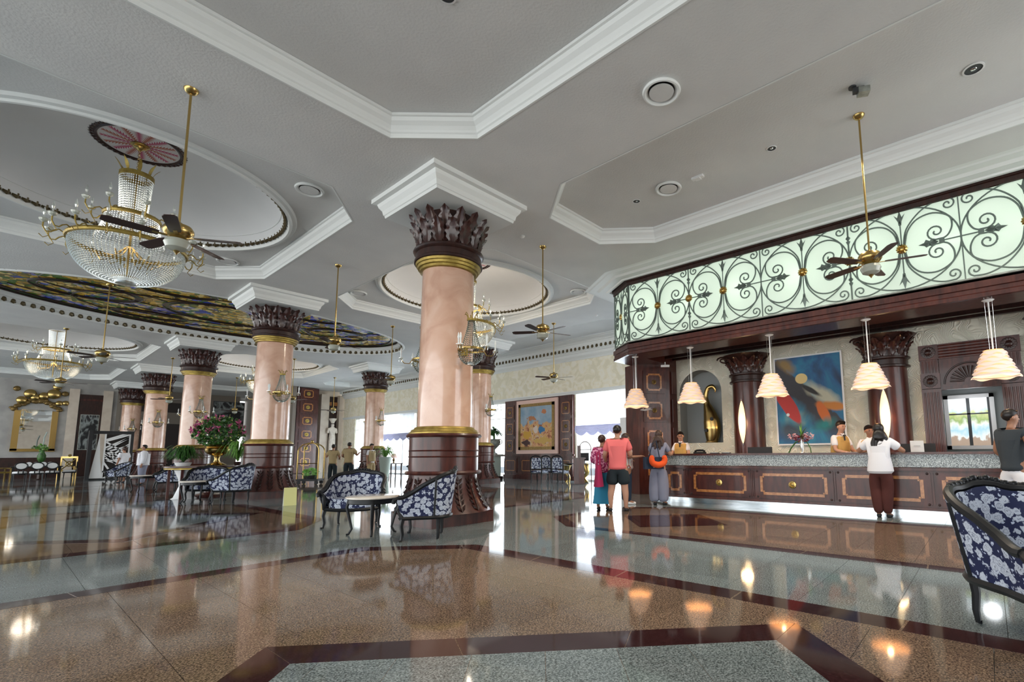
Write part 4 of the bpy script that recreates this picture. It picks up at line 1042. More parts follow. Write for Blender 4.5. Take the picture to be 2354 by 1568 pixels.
# doorway surround with fluted pilasters
ds = empty('doorway_surround', (XB, .19, 0), 'carved mahogany doorway surround with fluted pilasters and fan lunette', 'door surround')
for s in (-1, 1):
    y = s*.66
    MB().box(-.14, 0, y-.17, y+.17, 0, 2.45).build('pilaster', 'wood', ds)
    for k in range(5): MB().tube([(-.14, y-.115+.0575*k, .3), (-.14, y-.115+.0575*k, 2.38)], .016, 6).build('reed', 'wood', ds)
    for z in (2.62, 3.24):
        MB().box(-.16, 0, y-.17, y+.17, z-.16, z+.16).build('corner_block', 'wood', ds); medal(ds, (-.16, y, z), .13, (-1, 0, 0), 'carved_rosette', 'dwood', 14)
    MB().box(-.12, 0, y-.16, y+.16, 2.78, 3.08).build('upper_pilaster', 'wood', ds)
    for k in range(5): MB().tube([(-.12, y-.115+.0575*k, 2.80), (-.12, y-.115+.0575*k, 3.06)], .014, 6).build('reed', 'wood', ds)
MB().box(-.13, 0, -.49, .49, 3.08, 3.40).build('frieze', 'wood', ds)
for k in range(5): MB().tube([(-.135, -.48, 3.12+.06*k), (-.135, .48, 3.12+.06*k)], .014, 6).build('reed', 'wood', ds)
MB().box(-.09, 0, -.49, .49, 2.46, 3.08).build('lunette_panel', 'wood', ds)
MB().tube([(-.10, -.42*math.cos(PI*k/16), 2.54+.42*math.sin(PI*k/16)) for k in range(17)], .018, 6).build('lunette_arch', 'dwood', ds)
for k in range(13):
    a = PI*(k+.5)/13; MB().tube([(-.095, -.09*math.cos(a), 2.56+.09*math.sin(a)), (-.11, -.33*math.cos(a), 2.56+.33*math.sin(a))], lambda t: .008+.018*t, 5).build('fan_ray', 'dwood', ds)
MB().box(-.12, 0, -.49, .49, 2.42, 2.49).build('lintel', 'wood', ds)
mi = empty('garden_window_frame', (XB+.88, .27, 1.77), 'white framed window in the doorway with a view of palms and sky', 'window frame')
MB().box(-.06, 0, -.44, -.36, -.60, .60).box(-.06, 0, .36, .44, -.60, .60).box(-.06, 0, -.44, .44, .52, .60).box(-.06, 0, -.44, .44, -.60, -.52).build('white_frame', 'white', mi)
light('passage_fill', 'POINT', (XB+.40, .2, 2.1), 4, (.92, .96, 1), .15)  # added fill light so the window frame reads white
def view_mat():
    m, n, b = newmat('window_view'); 
    t = n.nodes.new('ShaderNodeTexCoord'); s = n.nodes.new('ShaderNodeSeparateXYZ'); n.links.new(t.outputs['Generated'], s.inputs[0])
    x = n.nodes.new('ShaderNodeTexNoise'); x.inputs['Scale'].default_value = 6; n.links.new(t.outputs['Generated'], x.inputs['Vector'])
    a = node(n, 'ShaderNodeMath', operation='MULTIPLY_ADD'); a.inputs[1].default_value = .35; n.links.new(x.outputs['Fac'], a.inputs[0]); n.links.new(s.outputs['Z'], a.inputs[2])
    r = ramp(n, [(.0, (.30, .22, .15)), (.32, (.35, .25, .18)), (.36, (.70, .75, .72)), (.5, (.35, .60, .70)), (.62, (.75, .78, .70)), (.72, (.25, .38, .10)), (.85, (.55, .60, .25)), (.92, (.55, .75, .85)), (1, (.85, .92, .95))])
    n.links.new(a.outputs[0], r.inputs[0]); setp(b, (.02, .02, .02), .3, emit=(1, 1, 1), es=.9); n.links.new(r.outputs[0], b.inputs['Emission Color']); return m
M['view'] = view_mat()
MB().box(-.02, -.01, -.36, .36, -.52, .52).build('bright_view', 'view', mi); MB().box(-.04, -.02, -.36, .36, .16, .19).box(-.04, -.02, -.02, .04, -.52, .52).box(-.05, -.02, -.36, -.32, -.52, .52).build('glazing_bars', 'dgrey', mi)
# ------------------------------------------------------------------ canopy over the reception desk
XC = 10.4
cp = [(XC, -4.2), (XC, 7.1), (10.92, 7.92)]
can = empty('desk_canopy', (XC, 1.5, 3.7), 'long mahogany canopy with backlit frosted glass over the reception desk', 'canopy')
def loc(pts): return [(x-XC, y-1.5) for x, y in pts]
outer = [(XC, -4.2), (XC, 7.1), (10.92, 7.92), (12.9, 7.92), (12.9, 7.02), (11.1, 7.0), (11.1, -4.2)]
MB().prism(loc(outer)[::-1], 0, .34).build('soffit_band', 'wood', can)
MB().box(11.1-XC, 12.75-XC, -5.7, 5.52, .22, .34).build('recessed_soffit', 'dwood', can)
for x in (11.5, 12.1, 12.5): MB().box(x-XC, x-XC+.10, -5.7, 5.5, .14, .22).build('soffit_beam', 'dwood', can)
P3 = loc([(12.9, 7.92), (10.92, 7.92), (XC, 7.1), (XC, -4.2)])
MB().sweep(P3[::-1], [(0, .36), (-.0, .30), (.05, .29), (.05, .18), (.025, .17), (.025, .10), (.045, .08), (.045, .01), (0, 0)][::-1], False).build('lower_moulding', 'wood', can)
MB().sweep(P3[::-1], [(0, 1.88), (.03, 1.89), (.03, 1.97), (.06, 1.98), (.06, 2.06), (.09, 2.07), (.09, 2.10)], False).build('upper_moulding', 'dwood', can)
MB().sweep(P3[::-1], [(0, .34), (.04, .345), (.04, .37), (0, .375)], False).build('silver_sill', 'silver', can)
ntrim += 1
struct(MB().sweep([(13.2, 7.95), (10.9, 7.95), (XC, 7.12), (XC, -4.6)][::-1], [(.05, 5.74), (.10, 5.70), (.16, 5.70), (.18, 5.73), (.36, 5.735), (.42, 5.775), (.60, 5.78), (.64, 5.795), (.72, 5.80)], False).build('trim_%d' % ntrim, 'trim'))
ys = [7.07, 3.57, .08, -3.42]
for a, b in zip(ys, ys[1:]):
    for k in range(4):
        y1 = a+(b-a)*k/4; y0 = a+(b-a)*(k+1)/4
        MB().box(.06, .07, y0-1.5+.003, y1-1.5-.003, .36, 1.92).build('frosted_pane', 'frost', can)
d = Vector((10.92-XC, 7.92-7.1)); L = d.length
MB().prism(loc([(XC+.07, 7.08), (XC+.08, 7.08), (10.99, 7.9), (10.98, 7.92)]), .36, 1.92).build('frosted_pane', 'frost', can)
MB().box(.85, .9, -5.7, 6.3, .34, 2.08).build('rear_board', 'white', can)
for k in range(9): light('canopy_lamp', 'POINT', (XC+.45, 6.7-1.27*k, 4.85), 6.5, (.93, 1, .93), .12)
def cr_(pts, k=5):
    P = [Vector(p) for p in pts]; out = []
    for i in range(len(P)-1):
        p0, p1, p2, p3 = P[max(i-1, 0)], P[i], P[i+1], P[min(i+2, len(P)-1)]
        for j in range(k):
            t = j/k; out.append(.5*((2*p1)+(-p0+p2)*t+(2*p0-5*p1+4*p2-p3)*t*t+(-p0+3*p1-3*p2+p3)*t**3))
    out.append(P[-1]); return out
def spiral(cx, cz, r0, a0, turns, sgn):
    return [(0, cx+r0*(1-.85*t)*math.cos(a0+sgn*turns*2*PI*t), cz+r0*(1-.85*t)*math.sin(a0+sgn*turns*2*PI*t)) for t in [j/22 for j in range(23)]]
h = .77
def scroll_heart(w):   # rosette -> out -> double spiral (quadrant +u, +z)
    p = [(0, .05, .07), (0, .10*w+.02, .32), (0, .30*w, .50), (0, .58*w, .545), (0, .83*w, .42), (0, .87*w, .24), (0, .80*w, .09), (0, .70*w, .035)]
    c = cr_(p); s = spiral(.60*w, .185, .15, -PI/2+.3, 1.4, -1); return c+[Vector(q) for q in s]
def scroll_corner(w):  # rosette -> top corner small spiral
    p = [(0, .03, .07), (0, .10*w, .36), (0, .34*w, .62), (0, .62*w, .745), (0, .86*w, .75)]
    c = cr_(p); s = spiral(.83*w, .645, .105, PI/2-.3, 1.25, -1); return c+[Vector(q) for q in s]
def scroll_oval(w):
    return [Vector((0, w*math.sin(t), h*.99*math.cos(t))) for t in [PI/2*(j/14) for j in range(15)]]
w = .875
cellsrc = {}
def grille_cell(parent, T):
    """T: 4x4 from cell plane (x out, y along, z up), centred on the rosette"""
    def put(name, mk, mat, m):
        if name in cellsrc: inst(cellsrc[name], parent, None, mat4=T @ m)
        else: o = mk().build(name, mat, parent, True); o.matrix_local = T @ m; cellsrc[name] = o
    for su in (1, -1):
        for sz in (1, -1):
            D = Matrix.Diagonal((1, su, sz, 1))
            put('heart_scroll', lambda: MB().tube(scroll_heart(w/1.0), .0155, 5), 'iron', D)
            put('corner_scroll', lambda: MB().tube(scroll_corner(w), .0145, 5), 'iron', D)
            put('oval_arc', lambda: MB().tube(scroll_oval(w), .0145, 5), 'iron', D)
    for su in (1, -1):
        put('horizontal_stem', lambda: MB().tube([(0, .62, 0), (0, .875, 0)], .013, 5).box(-.016, .016, .56, .64, -.05, .05), 'iron', Matrix.Diagonal((1, su, 1, 1)))
        put('acanthus_leaf', lambda: MB().add([(0, .56, 0), (.015, .50, .035), (-.01, .46, .075), (.012, .42, .045), (-.01, .37, .075), (.01, .34, .03), (0, .25, 0), (.01, .34, -.03), (-.01, .37, -.075), (.012, .42, -.045), (-.01, .46, -.075), (.015, .50, -.035), (-.025, .42, 0)], [(i, i+1, 12) for i in range(11)]+[(11, 0, 12)]), 'iron', Matrix.Diagonal((1, su, 1, 1)))
    for sz in (1, -1):
        put('spear', lambda: MB().tube([(0, 0, .08), (0, 0, .50)], lambda t: .011+.006*math.sin(t*PI), 6).add(
            [(0, -.02, .46), (0, .02, .46), (0, .03, .54), (0, .09, .68), (0, .035, .62), (.02, 0, .76), (0, -.035, .62), (0, -.09, .68), (0, -.03, .54), (-.02, 0, .56), (.03, 0, .56)],
            [(0, 1, 2), (2, 3, 4), (4, 5, 6), (6, 7, 8), (0, 2, 10), (2, 4, 10), (4, 5, 10), (5, 6, 10), (6, 8, 10), (8, 0, 10), (0, 8, 9), (2, 1, 9), (4, 2, 9), (5, 4, 9), (6, 5, 9), (8, 6, 9)]), 'iron', Matrix.Diagonal((1, 1, sz, 1)))
    def ros(): return MB().lathe([(.088, 0), (.09, .02), (.06, .045), (.045, .03), (.03, .055), (.004, .06)], 24, wave=lambda a, j: 1+(.09*math.cos(a*12) if j < 3 else 0), mat=Matrix.Rotation(-PI/2, 4, 'Y'))
    put('gilt_rosette', ros, 'brass', Matrix.Identity(4))
gi = 0
GLAB = ['wrought iron scroll grille at the left end of the canopy front', 'wrought iron scroll grille in the middle of the canopy, behind the right fan', 'wrought iron scroll grille at the right edge of the picture']
for a, b, lab in zip(ys, ys[1:], GLAB):
    g = empty('iron_grille', (XC-.0, (a+b)/2, 4.86), lab, 'grille', group='wrought iron grilles on the canopy')
    MB().box(-.012, .012, 1.735, 1.755, -.80, .76).build('side_bar', 'iron', g)
    for z in (-.79, .77): MB().box(-.01, .01, -1.75, 1.75, z-.01, z+.01).build('edge_bar', 'iron', g)
    for u in (.875, -.875): grille_cell(g, Matrix.Translation((0, u, 0)))
    MB().tube([(0, 0, -.77), (0, 0, .77)], .016, 6).build('centre_bar', 'iron', g)
    for z in (.42, -.42): MB().lathe([(.002, -.11), (.04, -.02), (.012, .0), (.045, .05), (.002, .11)], 8, (0, 0, z)).build('bar_finial', 'iron', g)
    o = inst(cellsrc['gilt_rosette'], g, (0, 0, 0))
g = empty('iron_grille', ((XC+10.92)/2, 7.51, 4.86), 'narrow wrought iron grille on the angled left end of the canopy', 'grille', group='wrought iron grilles on the canopy')
an = math.atan2(d.y, d.x)-PI/2
Tm = Matrix.Rotation(an, 4, 'Z')
grille_cell(g, Tm @ Matrix.Diagonal((1, L/2/.875, 1, 1)))
for u in (-L/2, L/2): MB().box(-.012, .012, u-.01, u+.01, -.80, .76, Tm).build('side_bar', 'iron', g)

# pendant lamps
def make_pendant():
    e = empty('pendant_lamp', (0, 0, 0), '', 'lamp', group='ribbed white pendant lamps')
    MB().lathe([(.02, -.03), (.06, -.02), (.09, -.0)], 20).build('ceiling_rose', 'white', e, True)
    MB().tube([(0, 0, -.02), (0, 0, -.88)], .012, 6).build('down_rod', 'white', e)
    c = MB()
    for k in range(3): a = k*2.1; c.tube([(.06*math.cos(a), .06*math.sin(a), -.02), (.05*math.cos(a), .05*math.sin(a), -.88)], .0025, 3)
    c.build('suspension_wires', 'chrome', e)
    MB().lathe([(.145, -.875), (.10, -.868), (.02, -.86)], 28, caps=False).build('top_cap', 'white', e, True)
    for k in range(7):
        t0, t1 = k/7, (k+1)/7; r0, r1 = .13+.18*t0, .13+.18*t1+.030; z0, z1 = -.875-.46*t0, -.875-.46*t1
        mb = MB().lathe([(r0+.004, z0-.012), ((r0+r1)/2+.010, (z0+z1)/2-.004), (r1, z1+.004)], 56, caps=False)
        v2 = []
        for (x, y, z) in mb.v:
            a = math.atan2(y, x); f = max(0, min(1, (z0-z)/(z0-z1))); v2.append((x, y, z-.012*f+.016*f*math.sin(a*6+k*2.3)))
        mb.v = v2; mb.build('shade_tier', 'shade', e, True)
    MB().lathe([(.125, -.875), (.30, -1.31)], 40, caps=False).build('glow_cone', 'liner', e, True)  # added glowing cone gives the orange light between the shade tiers
    MB().ball((0, 0, -1.10), .05, 12, 8).build('bulb', 'bulb', e)
    return e
pd0 = make_pendant()
PL = [((10.68, 7.10), 'leftmost ribbed white pendant lamp, in front of the garden window'), ((12.0, 7.68), 'ribbed white pendant lamp in front of the panelled pier'), ((10.62, 5.45), 'ribbed white pendant lamp beside the arched niche'),
      ((10.62, 3.53), 'ribbed white pendant lamp left of the abstract painting'), ((10.62, 1.66), 'ribbed white pendant lamp right of the abstract painting'), ((10.62, -.19), 'largest ribbed white pendant lamp, before the carved doorway')]
for k, ((x, y), lab) in enumerate(PL):
    if k == 0: pd0.location = (x, y, 3.7); pd0['label'] = lab
    else: dup(pd0, loc=(x, y, 3.7), label=lab)
    light('pendant_light', 'POINT', (x, y, 2.50), 9, (1, .66, .36), .05)
# small camera under the canopy
e = empty('security_camera', (11.9, 6.9, 3.62), 'white security camera under the canopy beside the panelled pier', 'camera')
MB().box(-.04, .04, -.12, .12, -.06, .0, Matrix.Rotation(.6, 4, 'Z')).build('housing', 'white', e); MB().tube([(0, 0, 0), (0, 0, .09)], .015).build('bracket', 'white', e)

# ------------------------------------------------------------------ reception desk
XD = 10.3
rd = empty('reception_desk', (XD, 1.2, 0), 'long mahogany reception desk with inlaid panels and speckled granite band', 'desk')
DP = [(11.1, 6.95), (XD, 6.02), (XD, -3.6)]
def dl(pts): return [(x-XD, y-1.2) for x, y in pts]
def slab(o0, depth_, z0, z1, name, mat, bevel=0):
    P = dl(DP)[::-1]; mb = MB().sweep(P, [(o0, z0), (o0, z1), (o0-depth_, z1), (o0-depth_, z0), (o0, z0)], False)
    return mb.build(name, mat, rd)
slab(-.10, .5, 0, .12, 'steel_kick', 'steel'); slab(0, .55, .12, .84, 'desk_body', 'wood'); slab(.05, .6, .80, .85, 'desk_moulding', 'wood'); slab(.03, .6, .12, .17, 'base_moulding', 'wood')
slab(.02, .12, .86, 1.085, 'granite_band', 'gspeck'); slab(.06, .62, 1.085, 1.125, 'counter_top', 'wood')
slab(-.7, .45, .72, .76, 'work_surface', 'dwood')
frames = [(5.95, 5.60), (5.29, 4.06), (3.76, 2.46), (2.20, .92), (.66, -.62), (-.9, -2.2), (-2.45, -3.5)]
for k, (a, b) in enumerate(frames):
    cy, wd = (a+b)/2-1.2, a-b
    f = MB().box(-.022, 0, cy-wd/2-.10, cy+wd/2+.10, .20, .775).build('front_panel', 'wood', rd)
    fw_ = wd; inlay_frame(f, cy, .487, fw_, .44, lambda u, v, o: (-.022-o, u, v), .055, d=.008)
    if k in (1, 2, 4, 5): medal(f, (-.026, cy, .487), .075, (-1, 0, 0), 'brass_rosette', 'brass', 14)
    for sy in (-1, 1):
        for z in (.225, .75): MB().lathe([(.022, 0), (.018, .012), (.004, .016)], 10, mat=Matrix.Translation((-.022, cy+sy*(wd/2+.06), z)) @ Matrix.Rotation(-PI/2, 4, 'Y')).build('corner_button', 'dwood', f)
for (a, b) in zip(frames, frames[1:]):
    c = (a[1]+b[0])/2-1.2
    for q in range(3): MB().box(-.018, 0, c-.055+.038*q, c-.03+.038*q, .22, .76).build('flute', 'wood', rd)
q0, q1 = Vector(dl(DP)[0]), Vector(dl(DP)[1]); dd = (q1-q0).normalized(); nn = Vector((dd.y, -dd.x)); nn = nn if nn.x < 0 else -nn; cc = (q0+q1)/2
def ch3(u, v, o): q = cc+dd*u+nn*o; return (q.x, q.y, v)
inlay_frame(rd, 0, .487, .95, .44, ch3, .055, d=.012)

def thing(name, loc, lab, cat, parts, rz=0, group=None):
    e = empty(name, loc, lab, cat, rz, group)
    for nm, mb, mat, *sm in parts: mb.build(nm, mat, e, bool(sm and sm[0]))
    return e
# items on the desk
thing('monitor', (10.95, 3.98, .76), 'dark monitor on the reception desk before the left engaged column', 'monitor', [('screen', MB().box(-.02, .02, -.27, .27, .18, .50), 'blackmat'), ('stand', MB().box(-.02, .05, -.04, .04, .01, .2), 'blackmat'), ('base', MB().box(-.1, .1, -.12, .12, 0, .015), 'blackmat')])
thing('monitor', (10.95, 1.02, .76), 'dark monitor on the reception desk behind the pale sign', 'monitor', [('screen', MB().box(-.02, .02, -.27, .27, .18, .52), 'blackmat'), ('stand', MB().box(-.02, .05, -.04, .04, .01, .2), 'blackmat'), ('base', MB().box(-.1, .1, -.12, .12, 0, .015), 'blackmat')])
thing('counter_sign', (10.42, .98, 1.125), 'pale grey sign board standing on the reception desk', 'sign', [('board', MB().box(0, .012, -.10, .10, 0, .20, Matrix.Rotation(R(-8), 4, 'Y')), 'paper'), ('text_line', MB().box(-.018, -.014, -.05, .05, .105, .112, Matrix.Rotation(R(-4), 4, 'Y')), 'grey'), ('stand', MB().box(0, .06, -.04, .04, 0, .01), 'grey')])
thing('telephone', (10.75, 5.35, 1.125), 'black desk telephone on the counter beside the clerk with glasses', 'telephone', [('body', MB().prism([(-.1, -.12), (.1, -.12), (.1, .12), (-.1, .12)], 0, .04), 'black'), ('handset', MB().tube([(0, -.13, .05), (0, -.08, .075), (0, .08, .075), (0, .13, .05)], .025, 8), 'black', True)])
for k, y in enumerate((4.9, 4.62)): thing('card_tray', (10.6, y, 1.125), ['low dark card tray on the desk, nearer the telephone', 'low dark card tray on the desk, nearer the left monitor'][k], 'tray', [('tray', MB().box(-.06, .06, -.09, .09, 0, .02), 'dgrey'), ('cards', MB().box(-.04, .04, -.06, .06, .02, .03), 'paper')])
vz = thing('flower_vase', (10.62, 2.98, 1.125), 'tall slim vase with pale pink and dark red flowers on the reception desk', 'vase', [('vase', MB().lathe([(.05, 0), (.035, .02), (.04, .2), (.05, .28)], 16), 'crystal', True)])
s = MB(); fl1 = MB(); fl2 = MB(); rng = random.Random(5)
for k in range(9): a = rng.uniform(0, 6.28); s.tube([(0, 0, .02), (0, 0, .2), (.06*math.cos(a), .06*math.sin(a), .38)], .006, 4)
s.build('stems', 'green', vz)
leafball(fl1, (-.02, .16, .34), (.09, .11, .06), 110, .035, rng); leafball(fl1, (-.02, -.15, .34), (.09, .11, .07), 110, .035, rng); fl1.build('pink_blooms', 'lpink', vz, kind='stuff')
leafball(fl2, (0, 0, .30), (.12, .18, .07), 120, .05, rng); fl2.build('dark_blooms', 'redfl', vz, kind='stuff')
bl = None
def blade(L_, bend, w_=.012, n=7):
    return MB().grid(lambda u, v: (bend*u*u, (v-.5)*2*w_*(1-u)**.6*(.4+1.6*min(1, u*3)), L_*u*(1-.35*u*bend/max(L_, .01))), n, 1)
for k in range(9):
    m = Matrix.Translation((0, 0, .28)) @ Matrix.Rotation(k*.7, 4, 'Z')
    o = blade(.30+.03*(k % 3), .08*(k % 4)).build('long_leaf', 'lgreen' if k % 2 else 'green', vz); o.matrix_local = m
MB().tube([(0, .0, .25), (0, .12, .22), (0, .22, .10), (0, .27, 0)], .014, 6).build('arching_leaf', 'green', vz)
MB().tube([(0, .0, .25), (0, -.10, .22), (0, -.16, .10), (0, -.17, 0)], .010, 6).build('arching_leaf', 'green', vz)
"""paper sheets"""
thing('paper_sheet', (10.50, 2.02, 1.13), 'white sheet of paper held by the clerk in profile', 'paper', [('sheet', MB().box(-.1, .1, -.13, .13, 0, .003), 'paper')], rz=.3)
# ------------------------------------------------------------------ furniture
def barrel(name, loc, rz, lab, wd=.37, dp=.36, hb=.90, ha=.58, legs=True, first={}, grp='blue and white floral armchairs'):
    key = (wd, dp, hb, ha)
    if key in first: return dup(first[key], loc=loc, rz=rz, label=lab)
    e = empty(name, loc, lab, 'armchair', rz, grp); first[key] = e
    # plan curve: s in [0,1] from front left arm round the back to front right arm; chair faces +y
    def plan(s, k=1.0):
        q = s*2-1; aq = abs(q); sg = -1 if q < 0 else 1
        if aq > .62: t = (aq-.62)/.38; x, y = 1.0, -.0+t*.95
        else: t = aq/.62*PI/2; x, y = math.sin(t)**.8, -math.cos(t)**.85
        fl_ = 1+.10*max(0, (aq-.8)/.2)
        return Vector((sg*x*wd*k*fl_, y*dp*k, 0))
    def top(s):
        aq = abs(s*2-1); c = max(0, 1-aq/.95); return ha+(hb-ha)*(math.sin(min(1, c*1.25)*PI/2)**1.3) + (.035 if aq < .12 else 0)*math.cos(aq/.12*PI/2)
    def outer(u, v):
        p = plan(u, .86+.20*v); z = .30+(top(u)-.32)*v; p.z = z; return p
    def inner(u, v):
        p = plan(u, .86+.20*v-.17+.02*v); z = .40+(top(u)-.42)*v; p.z = z; return p
    MB().grid(outer, 40, 8).build('outer_upholstery', 'brocade', e, True)
    MB().grid(inner, 40, 8).build('inner_upholstery', 'brocade', e, True)
    rail = [plan(k/40, 1.0)+Vector((0, 0, top(k/40))) for k in range(41)]
    MB().tube(rail, .033, 8).build('carved_top_rail', 'black', e, True)
    cres = MB()
    for k in range(21): s = .37+.26*k/20; p = plan(s, 1.01); cres.ball((p.x, p.y, top(s)+.018+.020*math.sin(PI*k/20)), (.022+.006*(k % 2), .024, .018+.006*(k % 2)), 8, 5)
    cres.build('carved_crest', 'black', e, True)
    bot = [plan(k/40, .86)+Vector((0, 0, .30)) for k in range(41)]
    MB().tube(bot, .028, 6).build('seat_rail', 'black', e, True)
    fl_ = plan(0, .86); fr_ = plan(1, .86)
    MB().tube([(fl_.x, fl_.y, .30), (fl_.x*.5, fl_.y+.05, .285), (0, fl_.y+.06, .28), (fr_.x*.5, fr_.y+.05, .285), (fr_.x, fr_.y, .30)], .03, 6).build('front_rail', 'black', e, True)
    for s in (.0, 1.0):
        a = plan(s, .86); b = plan(s, 1.0); sg = 1 if s else -1
        MB().tube([(a.x, a.y, .30), (a.x*1.0, a.y+.05, .42), (a.x*1.05, a.y+.02, .52), (b.x, b.y, top(s)), (b.x*1.03, b.y+.05, top(s)-.03), (b.x, b.y+.06, top(s)-.07)], .028, 7).build('arm_scroll', 'black', e, True)
    for s in (.25, .75):
        MB().tube([plan(s, .875+.2*v)+Vector((0, 0, .30+(top(s)-.30)*v)) for v in (0, .33, .66, 1)], .014, 5).build('seam_stile', 'black', e)
    sp_ = [plan(k/24, .74) for k in range(25)]; poly = [(p.x, p.y) for p in sp_]+[(sp_[-1].x*.6, sp_[-1].y+.06), (sp_[0].x*.6, sp_[0].y+.06)]
    MB().prism(poly, .30, .40).build('seat_base', 'brocade', e)
    MB().prism([(x*.97, y*.97) for x, y in poly], .40, .46).build('seat_cushion', 'brocade', e, True)
    for s, k in ((0, 1), (1, 1), (.30, .95), (.70, .95)):
        p = plan(s, .84*k); ox, oy = (p.x/wd*.05, p.y/dp*.05); f = 1 if s in (0, 1) else -.6
        MB().tube([(p.x, p.y, .30), (p.x+ox*.35*f, p.y+oy*.35*f, .20), (p.x, p.y, .09), (p.x+ox*.3*f, p.y+oy*.3*f, .015), (p.x+ox*f, p.y+oy*f, .012)], lambda t: .030-.016*t, 6).build('leg', 'black', e, True)
    return e
def facing(dx, dy): return math.atan2(dy, dx)-PI/2
barrel('armchair', (4.02, 6.25, 0), facing(-.73, .60), 'floral armchair with sloping arm in front of the nearest column, right of the small table')
barrel('settee', (3.95, 8.28, 0), facing(-.55, -.75), 'curved floral settee facing the camera, left of the nearest column', wd=.43, dp=.38, hb=.84, grp='blue and white floral settees')
barrel('armchair', (4.0, 14.9, 0), facing(-.55, .75), 'floral armchair seen from behind at the foot of the second column')
barrel('settee', (3.75, 16.3, 0), facing(-.3, -.9), 'curved floral settee behind the small table at the second column', wd=.43, dp=.38, hb=.84)
barrel('armchair', (4.05, 21.9, 0), facing(-.75, .45), 'floral armchair left of the flower table, before the third column')
barrel('armchair', (4.3, 23.1, 0), facing(-.6, -.6), 'farther floral armchair just behind the one left of the flower table')
barrel('armchair', (3.75, 30.6, 0), facing(-.8, -.3), 'small distant floral armchair beside the woman in black shorts')
# big chair at the right edge, slightly larger in view
barrel('armchair', (4.3, -.2, 0), R(220)-PI/2, 'large floral armchair cut off at the right edge of the picture', wd=.42, dp=.42, hb=.875, ha=.57)
def side_table(loc_, lab, first=[]):
    if first: return dup(first[0], loc=loc_, label=lab)
    e = empty('side_table', loc_, lab, 'table', 0, 'low round side tables'); first.append(e)
    MB().lathe([(.36, .52), (.375, .53), (.375, .545), (.36, .555)], 40).build('marble_top', 'marble', e, True)
    MB().lathe([(.33, .45), (.34, .46), (.34, .52)], 40).build('apron', 'black', e, True)
    for k in range(4):
        a = PI/4+PI/2*k+.3; c, s = math.cos(a), math.sin(a)
        MB().tube([(.32*c, .32*s, .50), (.345*c, .345*s, .40), (.30*c, .30*s, .22), (.27*c, .27*s, .09), (.31*c, .31*s, .015), (.34*c, .34*s, .012)], lambda t: .026-.012*t, 6).build('cabriole_leg', 'black', e, True)
    return e
side_table((3.66, 7.15, 0), 'low round marble-topped table between the settee and armchair at the nearest column'); side_table((3.38, 15.6, 0), 'low round table with the two floral seats at the second column'); side_table((3.35, 22.3, 0), 'low round table at the far left of the seating before the third column')

# round pedestal table with the flower arrangement
RT = (3.95, 17.75)
thing('round_table', (*RT, 0), 'large round wooden table with gilt edge carrying the flower vase', 'table', [('table_top', MB().lathe([(.86, .84), (.90, .86), (.90, .89), (.86, .90)], 48), 'wood', True), ('gilt_edge', MB().lathe([(.865, .80), (.88, .81), (.88, .84), (.865, .85)], 48, caps=False), 'gold', True),
      ('white_pedestal', MB().lathe([(.30, 0), (.24, .04), (.13, .35), (.16, .55), (.26, .78), (.30, .84)], 24, (-.45, -.3, 0)), 'white', True), ('table_base', MB().lathe([(.40, 0), (.36, .06), (.12, .12), (.10, .7), (.3, .84)], 24, (.2, .1, 0)), 'wood', True)]+
      [('leg', MB().box(-.03, .03, -.03, .03, 0, .82, Matrix.Translation((.8*math.cos(a), .8*math.sin(a), 0))), 'wood') for a in (2.6, 3.9, 5.2, .6)])
rng = random.Random(11)
v = thing('flower_urn', (RT[0]+.32, RT[1]+.05, .90), 'gilded urn overflowing with pink lilies on the round table', 'flower arrangement', [('gilt_urn', MB().lathe([(.26, 0), (.22, .04), (.08, .10), (.06, .18), (.08, .26), (.24, .34), (.30, .40), (.31, .48), (.27, .52), (.33, .55), (.30, .60), (.26, .58)], 32), 'brass', True)])
b = MB(); leafball(b, (0, 0, .98), (.62, .62, .44), 900, .13, rng); b.build('leaves', 'green', v, kind='stuff')
b = MB()
for _ in range(64):
    u = rng.uniform(-.15, 1); a = rng.uniform(0, 6.28); q = math.sqrt(max(0, 1-u*u)); c = (.66*q*math.cos(a), .66*q*math.sin(a), .98+.46*u)
    for k in range(6):
        d_ = Vector((rng.uniform(-1, 1), rng.uniform(-1, 1), rng.uniform(-.6, 1))).normalized(); w_ = d_.cross(Vector((0, 0, 1))).normalized(); C = Vector(c); b.add([C, C+d_*.06+w_*.025, C+d_*.12, C+d_*.06-w_*.025], [(0, 1, 2, 3)])
b.build('pink_lilies', 'pinkfl', v, kind='stuff')
b = MB(); leafball(b, (0, 0, 1.02), (.70, .70, .50), 150, .07, rng); b.build('yellow_buds', 'yfl', v, kind='stuff')
def fern(name, loc_, lab, n, L_, pot, seed, mat='lgreen', ph=.16, pr=.14, up=.55):
    e = empty(name, loc_, lab, 'plant'); rng = random.Random(seed)
    if pot: MB().lathe([(pr*.75, 0), (pr*.9, ph*.5), (pr, ph), (pr*.9, ph)], 20).build('pot', pot, e, True)
    b = MB()
    for k in range(n):
        a = rng.uniform(0, 6.28); bend = rng.uniform(.25, 1.15)*L_; hh = L_*rng.uniform(.35, 1)*up*1.5; w_ = rng.uniform(.009, .018)*(1.8 if seed == 8 else 1)
        ca, sa = math.cos(a), math.sin(a)
        b.grid(lambda u, v: (ca*(bend*u)-sa*(v-.5)*2*w_*math.sin(PI*(u*.92+.06)), sa*(bend*u)+ca*(v-.5)*2*w_*math.sin(PI*(u*.92+.06)), ph+hh*math.sin(u*2.85)/1.0-.0*u), 7, 1)
    b.build('fronds', mat, e, kind='stuff'); return e
